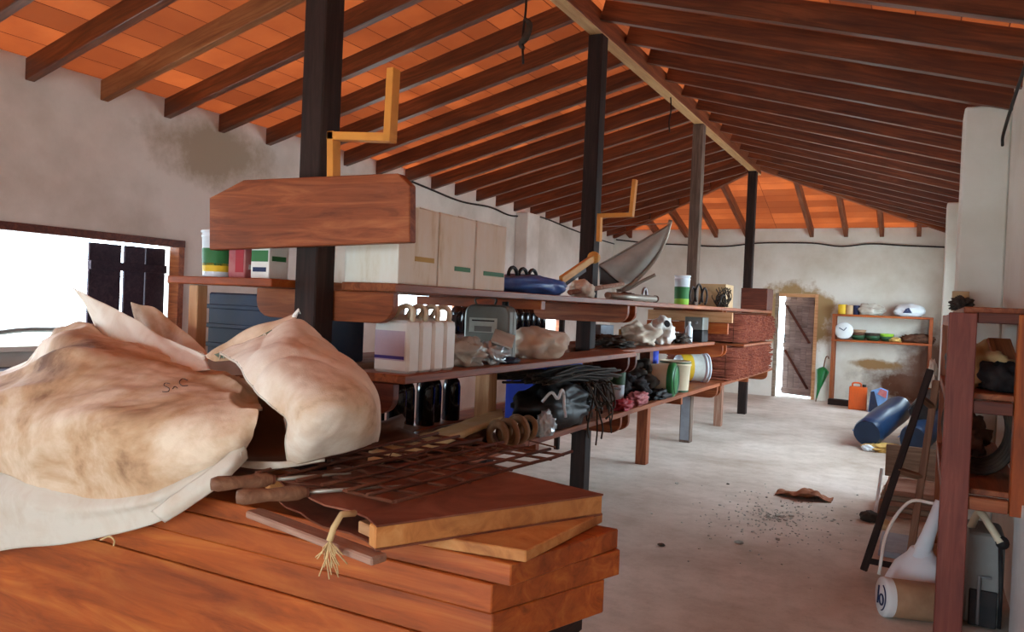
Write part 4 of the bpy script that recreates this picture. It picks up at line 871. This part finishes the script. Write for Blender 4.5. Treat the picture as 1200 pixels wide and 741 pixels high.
lone('board', (-2.70, 10.3, 1.129), (-1.87, 10.3, 1.129), 1.9, .03, 'red_wood', 'thin reddish board pressed between the two brushwood bundles', 'board')
lone('board', (-2.0, 9.15, T3-.12), (-1.9, 11.6, T3-.12), .05, .12, 'red_wood', 'x', 'board') if False else None
# ================================================================== THE FAR WALL
bs = empty('wall_shelf', (-.66, 14.8, 0), 'slim two-tier wooden shelf against the far wall right of the door', 'shelf')
for z, m in ((1.575, 'orange_wood'), (1.135, 'orange_wood')): sp('plank', (-.66, 14.8, z-.018), (1.56, .34, .036), m, parent=bs)
for x in (-1.41, .09):
    for y in (14.66, 14.93): sp('upright', (x, y, .79), (.055, .05, 1.56), 'orange_wood' if x > 0 else 'red_wood', parent=bs)
def bsx(px, z): q = onY(px, 370, 14.78); return (q.x, 14.78, z)
for px, m, r, h, lab in ((987, 'label_yellow', .075, .17, 'yellow tin on the far wall shelf top, leftmost of its row'), (995, 'tan_tin', .075, .16, 'tan tin between the yellow and the dark tins on the far wall shelf'), (1003, 'label_navy', .06, .16, 'dark navy tin right of the tan tin on the far wall shelf')):
    tin(bsx(px, 1.575), r, h, lab, m)
lump('plastic_bag', bsx(1020, 1.575), (.46, .28, .20), 'clear_bag', 'pale translucent bag heaped on the far wall shelf top', 'bag', 101, .25, 2.4, ridge=.3)
sk = lump('flour_sack', bsx(1065, 1.575), (.50, .30, .22), 'white_plastic_clean', 'small white sack with a dark mark on the far wall shelf top', 'sack', 103, .12, 1.6, ridge=.1)
MB().prism([(-.07, 0, 0), (.07, 0, 0), (.02, 0, .09), (-.03, 0, .07)], (0, .02, 0)).build('mark', 'label_navy', sk, loc=(-.02, -.158, .06))
dsk = empty('dial_clock', onY(989, 386, 14.66), 'round white dial standing on the lower board of the far wall shelf', 'dial'); dsk.location.z = 1.135
MB().lathe([(0, .02), (.13, .02), (.15, .0), (.15, -.05), (0, -.05)], n=30, M=rot_of((0, -1, 0))).build('face', 'white_paint', dsk, loc=(0, 0, .155))
for a, L in ((.9, .07), (2.6, .09)): MB().tube([V((0, -.024, .155)), V((L*math.cos(a), -.024, .155+L*math.sin(a)))], .008, 5).build('hand', 'label_navy', dsk)
def bowls(px, n, r, ms, lab):
    q = V(bsx(px, 1.135)); 
    for k in range(n):
        o = MB().lathe([(0, .004), (r*.55, 0), (r*.9, .05), (r, .085), (r*.96, .085), (r*.85, .05), (r*.5, .012), (0, .012)], n=22).build('bowl', ms[k % len(ms)], loc=q+V((0, 0, .048*k))); tag(o, lab[k], 'bowl')
bowls(1007, 3, .13, ('dark_green_plastic', 'brown_cloth', 'brown_jug'), ['dark green bowl at the bottom of the stack beside the white dial', 'dark brown bowl in the middle of the stack beside the white dial', 'brown bowl on top of the stack beside the white dial'])
bowls(1024, 2, .14, ('dark_green_plastic', 'dark_junk'), ['green bowl under a dark bowl on the far wall shelf', 'dark bowl resting in the green bowl on the far wall shelf'])
bowls(1040, 2, .12, ('dark_green_plastic', 'lime_paint'), ['dark green bowl under the pale green one on the far wall shelf', 'pale green bowl on top at the middle of the far wall shelf'])
lump('yellow_bag', bsx(1050, 1.135), (.24, .24, .08), 'label_ochre', 'flat yellowish bag right of the bowls on the far wall shelf', 'bag', 107, .25, 2.5)
lump('brown_bundle', bsx(1077, 1.135), (.52, .3, .15), 'brown_cloth', 'long brown bundle at the right end of the far wall shelf lower board', 'bundle', 109, .3, 2.6, ridge=.3)
oc = empty('fuel_can', (-.93, 14.05, 0), 'orange plastic fuel can on the floor below the far wall shelf', 'can')
MB().box((0, 0, .19), (.27, .18, .38), bev=.02, seg=2).build('body', 'orange_plastic', oc)
MB().tube(cr([(-.09, 0, .37), (-.08, 0, .435), (.03, 0, .435), (.04, 0, .37)], 12), .014, 8).build('handle', 'orange_plastic', oc); MB().lathe([(.03, .37), (.03, .42), (0, .42)], n=14, c=(.09, 0, 0)).build('cap', 'black_plastic', oc)
for x in (-.07, 0, .07): MB().box((x, -.0915, .19), (.012, .006, .26), bev=.002).build('rib', 'orange_plastic', oc)
wp = empty('detergent_box', (-.63, 13.9, 0), 'blue and pink printed packet leaning on the floor right of the orange can', 'packet')
MB().prism([(-.13, -.06, 0), (.13, -.06, 0), (.15, -.03, .36), (.04, -.02, .40), (-.10, -.03, .34)], (0, .12, 0), bev=.01).build('body', 'sky_blue', wp)
MB().prism([(-.12, -.068, .01), (.04, -.068, .01), (-.05, -.045, .34), (-.10, -.045, .33)], (0, .005, 0)).build('panel', 'dark_blue', wp)
MB().prism([(.0, -.052, .3), (.13, -.055, .24), (.14, -.043, .355), (.04, -.038, .39)], (0, .005, 0)).build('panel', 'pink_box', wp)
um = empty('umbrella', (-1.66, 14.75, .0), 'folded green umbrella leaning on the far wall between door and shelf', 'umbrella'); um.rotation_euler = (math.radians(-6), math.radians(9), 0)
MB().lathe([(0, .02), (.006, .02), (.03, .22), (.11, .56), (.07, .60), (.02, .63), (0, .63)], n=14).build('canopy', 'green_plastic', um); MB().tube(cr([(0, 0, .0), (0, 0, .6), (0, 0, .80), (.03, 0, .83), (.05, 0, .79)], 16), .011, 7).build('shaft', 'handle_wood', um)
lone('plank', (-1.42, 14.5, .05), (-.98, 14.45, .05), .16, .10, 'post_wood', 'low dark plank on the floor under the far wall shelf', 'plank')
# ================================================================== RIGHT SIDE
rs = empty('storage_rack', (.2, 4.2, 0), 'red-brown timber rack along the right wall, thick post in front', 'rack')
def rsp(*a, **k): return sp(*a, parent=rs, **k)
rsp('post', (.155, 4.22, .775), (.115, .115, 1.55), 'post_red_paint'); rsp('post', (.155, 6.05, .775), (.10, .10, 1.55), 'red_wood'); rsp('post', (.415, 4.22, 1.09), (.08, .08, .92), 'orange_wood')
for z, m in ((1.53, 'red_wood_dark'), (1.115, 'red_wood_dark'), (.665, 'red_wood')):
    rsp('cross_rail', (.335, 4.22, z), (.245, .06, .05), m) if z > 1.5 else rsp('cross_rail', (.292, 4.22, z), (.16, .06, .06), m)
for z in (1.565, 1.16, .71): rsp('plank', (.30, 5.13, z), (.28, 1.75, .03), 'red_wood')
rsp('side_rail', (.12, 5.1, 1.515), (.03, 1.7, .06), 'orange_wood'); rsp('side_rail', (.12, 5.1, 1.12), (.03, 1.7, .05), 'red_wood'); rsp('side_rail', (.12, 5.1, .665), (.03, 1.7, .06), 'red_wood')
lump('tan_bundle', (.30, 4.75, 1.175), (.26, .6, .24), 'tan_cloth', 'tan cloth bundle on the middle board of the right rack', 'bundle', 121, .2, 2, ridge=.2)
lump('black_bag', (.34, 4.48, 1.176), (.20, .34, .155), 'black_cloth', 'black cloth bag in front of the tan bundle on the right rack', 'bag', 123, .2, 2, ridge=.25)
lone('board', (.40, 4.5, 1.20), (.33, 4.62, 1.43), .12, .02, 'red_wood', 'short reddish board leaning behind the black bag on the right rack', 'board')
lump('black_bag', (.20, 5.5, 1.176), (.16, .5, .22), 'black_plastic', 'black plastic sack at the far end of the right rack middle board', 'bag', 125, .2, 2)
lump('dark_heap', (.20, 5.75, 1.582), (.13, .24, .09), 'dark_junk', 'dark heap of odds and ends on top of the right rack', 'scrap', 127, .35, 3, ridge=.4)
tin((.2, 5.95, 1.582), .05, .13, 'small tan tin on the right rack top beside the dark heap', 'tan_tin')
bs_ = empty('coiled_hose', (.29, 4.72, .727), 'dark brown coil of old hose on the lowest board of the right rack', 'hose')
hm = MB(); rn = random.Random(2)
for k in range(9):
    R_ = .22-.012*(k % 4); cx = -.10+.022*k; hm.tube([V((R_*math.cos(a)*.72-.02, cx*1.2+.01*math.sin(a*3), .235+R_*math.sin(a))) for a in [2*math.pi*j/28 for j in range(28)]], .013, 6, closed=True)
hm.build('coils', 'dark_junk', bs_)
lump('brown_cloth', (.26, 5.45, .727), (.22, .6, .22), 'brown_cloth', 'brown cloth heap at the far end of the right rack lowest board', 'cloth', 129, .3, 2.4, ridge=.3)
tag(MB().box((0, 0, .345), (.022, 1.0, .69), bev=.003).build('painted_board', 'white_paint', loc=(.432, 3.95, 0)), 'white painted panel standing against the right wall below the orange post', 'panel')
lump('white_rag', onX(1100, 425, .09), (.06, .2, .20), 'off_white_rag', 'white rag hanging at the far post of the right rack', 'rag', 133, .2, 2.5); bpy.data.objects['white_rag'].location = (.06, 6.05, 1.05)
# ladder leaning
la, lb = V((-.255, 4.98, .03)), V((.04, 5.2, 1.22))
ld = empty('ladder', la, 'narrow dark wooden ladder leaning on the right rack', 'ladder'); linv = ld.matrix_basis.inverted()
def lbm(name, a, b_, w_, t_, m): M, L = frame_of(a, b_, (1, 0, .2)); return MB().box((0, 0, 0), (L, w_, t_), bev=.004).build(name, m, ld, M=linv @ M)
dv = V((.26, .95, 0))*.02; l2a, l2b = V((-.03, 4.96, .03)), V((.075, 5.3, 1.15))
lbm('rail', la, lb, .03, .04, 'post_wood'); lbm('rail', l2a, l2b, .03, .04, 'handle_wood')
for t_ in (.05, .50, .86): lbm('rung', la.lerp(lb, t_), l2a.lerp(l2b, t_), .03, .035, 'handle_wood' if t_ > .1 else 'post_wood')
# dark blue rolls on the floor
def roll(a, b_, r, lab, m='navy_tarp', seed=1):
    a, b_ = V(a), V(b_); ax = (b_-a); L = ax.length; o = empty('tarp_roll', a, lab, 'roll', 'dark blue rolls on the floor'); M = rot_of(ax); G_ = []
    for i in range(26):
        u = i/25; row = []
        for j in range(28):
            th = 2*math.pi*j/28; k = r*(1+.10*mnoise.noise(V((math.cos(th)*1.5, math.sin(th)*1.5, u*3+seed*5)))); k *= (1 if .03 < u < .97 else .90); row.append(M @ V((k*math.cos(th), k*math.sin(th), u*L)))
        G_.append(row)
    mb = MB().grid(G_, closeu=True); mb.build('sheet', m, o)
    MB().lathe([(0, .015), (r*.88, .0)], n=28, M=M).build('end', m, o); MB().lathe([(r*.88, L), (0, L-.015)], n=28, M=M).build('end', m, o)
    MB().tube([M @ V((r*1.05, 0, .05)), M @ V((r*1.08, 0, L*.5)), M @ V((r*1.05, 0, L*.95))], .008, 6).build('edge_fold', 'sky_blue', o)
roll((-.54, 9.85, .18), (-.24, 10.95, .40), .165, 'dark blue tarp roll on the floor, tilted, nearest the aisle', seed=1)
roll((-.06, 9.75, .175), (.20, 10.88, .30), .16, 'dark blue tarp roll on the floor behind the ladder', seed=2)
roll((.0, 10.15, .455), (.10, 10.95, .555), .125, 'dark roll lying on top of the tarp rolls by the ladder', 'black_plastic', seed=3)
lump('yellow_sack', (-.33, 9.85, 0), (.42, .4, .09), 'label_ochre', 'yellowish sack squashed under the dark blue tarp rolls', 'sack', 141, .3, 2.5)
lump('white_scrap', (-.50, 9.75, 0), (.16, .16, .07), 'white_plastic_clean', 'small white scrap at the end of the nearest blue roll', 'scrap', 143, .3, 2.5)
# boards stacked on the floor
for k in range(5):
    yy = 6.8; tag(MB().box((0, 0, .0), (.40+.02*(k % 2), .62, .038), rot=(0, 0, .04*(k % 3-1)), bev=.004).build('floor_board', 'grey_board' if k % 2 else 'dusty_plank', loc=(-.06+.012*k, 6.9, .021+.0415*k)),
        'grey-brown board in the low stack on the floor behind the ladder foot, %s from the bottom' % ORD[k], 'board', 'low board stack on the floor')
pb = MB().box((0, 0, .20), (.40, .02, .26), bev=.004).build('pale_panel', 'grey_board', loc=(-.04, 7.12, .012)); pb.location.z = .145; pb.rotation_euler.x = -.12; tag(pb, 'pale square panel propped upright on the low board stack', 'panel')
lone('stick', (-.27, 6.45, .02), (-.245, 6.6, .36), .02, .03, 'white_paint', 'thin white stick standing at the left of the low board stack', 'stick')
lump('stone', (-.30, 6.35, 0), (.14, .12, .08), 'dark_junk', 'dark stone on the floor just left of the low board stack', 'stone', 145, .15, 1.6)
lump('stone', (-.20, 6.2, 0), (.10, .1, .07), 'tan_cloth', 'pale tan stone on the floor right of the dark stone', 'stone', 147, .15, 1.6)
tag(MB().box((0, 0, .02), (.30, .5, .04), bev=.004).build('floor_board', 'pale_blue_grey', loc=(-.05, 5.7, 0)), 'pale grey slab lying on the floor between ladder foot and board stack', 'slab')
# white watering can with long spout, seen from its side
wc_ = empty('watering_can', (.085, 4.72, 0), 'white watering can with long neck and wire handle beside the thick red post', 'watering can')
MB().lathe([(0, .005), (.17, 0), (.18, .02), (.17, .10), (.13, .19), (.07, .25), (.055, .28), (.05, .285), (0, .285)], n=28, c=(-.05, 0, 0)).build('body', 'white_plastic_clean', wc_)
MB().tube([(-.06, -.03, .22), (-.02, .0, .36), (.03, .04, .54)], [.05, .035, .026], 14).build('neck', 'white_plastic_clean', wc_)
MB().tube(cr([(-.25, .0, .10), (-.22, .05, .33), (-.12, .1, .50), (.0, .06, .52)], 18), .009, 6).build('handle', 'white_plastic', wc_)
MB().lathe([(.056, .235), (.06, .245), (.056, .255)], n=20, c=(-.05, 0, 0)).build('collar', 'pale_blue_grey', wc_)
dj = empty('drum_jug', onZ(1035, 722, 0), 'brown-stained jug lying on the floor, round white lid with dark lettering facing the aisle', 'jug'); dj.location.z = .125
dj.location.z = .098; Mx = rot_of((-.93, -.36, .04))
MB().lathe([(0, -.34), (.07, -.34), (.095, -.29), (.095, -.02), (.088, .0), (0, .0)], n=28, M=Mx).build('body', 'brown_jug', dj); MB().lathe([(.096, -.03), (.099, .0), (.094, .012), (0, .015)], n=28, M=Mx).build('lid', 'white_paint', dj)
MB().tube([Mx @ V((-.035+.0, y_, .0165)) for y_ in (-.045, .045)], .0045, 5).build('letter', 'label_navy', dj)
MB().tube([Mx @ V((.012+.026*math.cos(a), -.012+.026*math.sin(a), .0165)) for a in [2*math.pi*j/16 for j in range(16)]], .0045, 5, closed=True).build('letter', 'label_navy', dj)
MB().tube([Mx @ V((.066*math.cos(a), .066*math.sin(a), .0165)) for a in [math.pi*(-.4+.8*j/16) for j in range(17)]], .0035, 5).build('lettering_ring', 'label_navy', dj)
# grey sprayer behind the post
sy = empty('sprayer', (.31, 4.62, 0), 'grey tank with pale bent pipe standing behind the thick red post', 'sprayer')
MB().box((0, 0, .24), (.17, .3, .46), bev=.03, seg=3).build('tank', 'grey_plastic', sy); MB().box((-.0, -.152, .10), (.12, .012, .18), bev=.004).build('base_plate', 'black_plastic', sy)
MB().tube(cr([(-.06, -.05, .47), (-.03, -.10, .56), (.02, -.14, .50), (.06, -.17, .44)], 16), .018, 8).build('bent_pipe', 'cream_plastic', sy)
MB().tube([(.06, -.16, .44), (.072, -.16, .22), (.072, -.16, .02)], .010, 7).build('hose', 'black_rubber', sy)
MB().lathe([(.03, -.015), (.03, .015), (0, .015)], n=14, M=rot_of((0, -1, 0)), c=(.068, -.16, .44)).build('valve', 'black_rubber', sy)
MB().tube([(-.02, -.16, .02), (-.02, -.165, .26), (.03, -.165, .26)], .008, 6).build('lance', 'zinc', sy)
# ================================================================== ON THE FLOOR
lf = onZ(942, 583, 0); rows = []
g = []
for i in range(22):
    row = []
    for j in range(30):
        u, v = i/21-.5, j/29-.5; x = v*.44; y = u*.34*(1-abs(v)*1.1); z = .015+.06*max(0, .5-abs(v))+.05*mnoise.noise(V((x*6, y*9, 3)))+.03*mnoise.noise(V((x*14, y*14, 9)))
        row.append(V((x, y, max(z, .006))))
    g.append(row)
tag(MB().grid(g).build('dead_leaf', 'leaf_brown', loc=(lf.x, lf.y, 0), solid=.004), 'crumpled brown dry leaf scrap alone on the aisle floor', 'leaf')
rn = random.Random(21); gm = MB()
for k in range(420):
    a, rr = rn.uniform(0, 6.28), abs(rn.gauss(0, 1)); c = V((-.93+rr*.33*math.cos(a), 6.0+rr*.55*math.sin(a), 0)); s_ = rn.uniform(.003, .008)*(2.6 if rn.random() < .05 else 1)
    gm.box((c.x, c.y, s_*.4), (s_*2, s_*1.5, s_), rot=(rn.uniform(-.3, .3), rn.uniform(-.3, .3), a), bev=s_*.2)
tag(gm.build('rubble_scatter', 'rubble'), 'thin scatter of pale rubble crumbs on the aisle floor before the brown leaf', 'rubble', kind='stuff')
for px, py, s_, m, lab in ((775, 640, .05, 'dark_junk', 'small dark chip on the floor below the near post shadow'), (866, 637, .06, 'rubble', 'flat grey chip on the floor left of the rubble scatter'), (853, 568, .03, 'dark_junk', 'tiny dark chip on the floor left of the brown leaf')):
    q = onZ(px, py, 0); lump('stone_chip', (q.x, q.y, 0), (s_, s_*.7, s_*.35), m, lab, 'chip', int(px), .2, 2, sub=3)
# ================================================================== WIRES
def wire(pts, r, lab, m='cable_black', n=60): return tag(MB().tube(cr(pts, n), r, 6).build('electric_cable', m), lab, 'cable')
wire([onX(px, py, XL+.03) for px, py in ((478, 211), (500, 220), (540, 236), (575, 243), (600, 253), (632, 254), (668, 268), (700, 280))] + [V((XL+.03, 14.96, 2.83))], .014, 'black cable sagging along the left wall under the rafter ends')
wire([onY(px, py, YB-.03) for px, py in ((722, 281), (760, 285), (800, 287), (848, 289), (890, 285), (950, 285), (985, 289), (1020, 286), (1060, 288), (1112, 290))], .013, 'black cable looped along the far wall under the roof')
wire([V((XR-.03, 3.9, 3.0)), V((XR-.04, 4.6, 2.93)), V((XR-.05, 5.4, 2.86)), V((XR-.06, 6.0, 2.76)), V((XR-.05, 6.2, 2.72))], .010, 'dark cable at the top of the right wall running to the white pier')
for (px, py, y, n, lab) in ((612, 75, 4.4, 1, 'dark frayed wire with a clump hanging from the ridge beam before the second post'), (784, 155, 7.7, 0, 'thin black wire hanging from the ridge beam between second and third posts')):
    b0 = onX(px, py, XC+.02); hw = empty('hanging_wire', (b0.x, b0.y, ZR-.1), lab, 'wire'); L = ZR-.1-b0.z
    MB().tube(cr([(0, 0, .02), (.01, 0, -L*.4), (-.005, 0, -L*.7), (.006, 0, -L)], 20), .008, 6).build('strand', 'cable_black', hw)
    if n: MB().tube(cr([(0, 0, -L*.52), (.03, .02, -L*.58), (.02, 0, -L*.72), (-.02, .01, -L*.78), (.005, 0, -L*.84)], 18), [.012+.012*math.sin(math.pi*k/17) for k in range(18)], 7).build('clump', 'dark_junk', hw)
for x in (.9,): pass
wire([onX(825, 175, XC+.06)+V((0, 0, .15)), onX(824, 190, XC+.06), onX(826, 205, XC+.06)], .008, 'short black wire end hanging from the ridge beam by the third post', n=12) if False else None
# window ledge
tag(MB().tube(cr([V((XL-.05, 2.2, 1.11)), V((XL-.04, 2.9, 1.13)), V((XL-.05, 3.3, 1.17)), V((XL-.08, 3.75, 1.16))], 24), .02, 8).build('garden_hose', 'grey_plastic'), 'pale hose lying along the sill of the bright left window', 'hose')
lb_ = empty('side_bench', (-5.3, 3.3, 0), 'dark bench under the bright left window', 'bench')
sp('top', (-5.38, 3.2, .90), (.5, 2.4, .04), 'shutter_wood', parent=lb_)
for x in (-5.58, -5.2):
    for y in (2.1, 4.3): sp('leg', (x, y, .44), (.06, .06, .88), 'shutter_wood', parent=lb_)
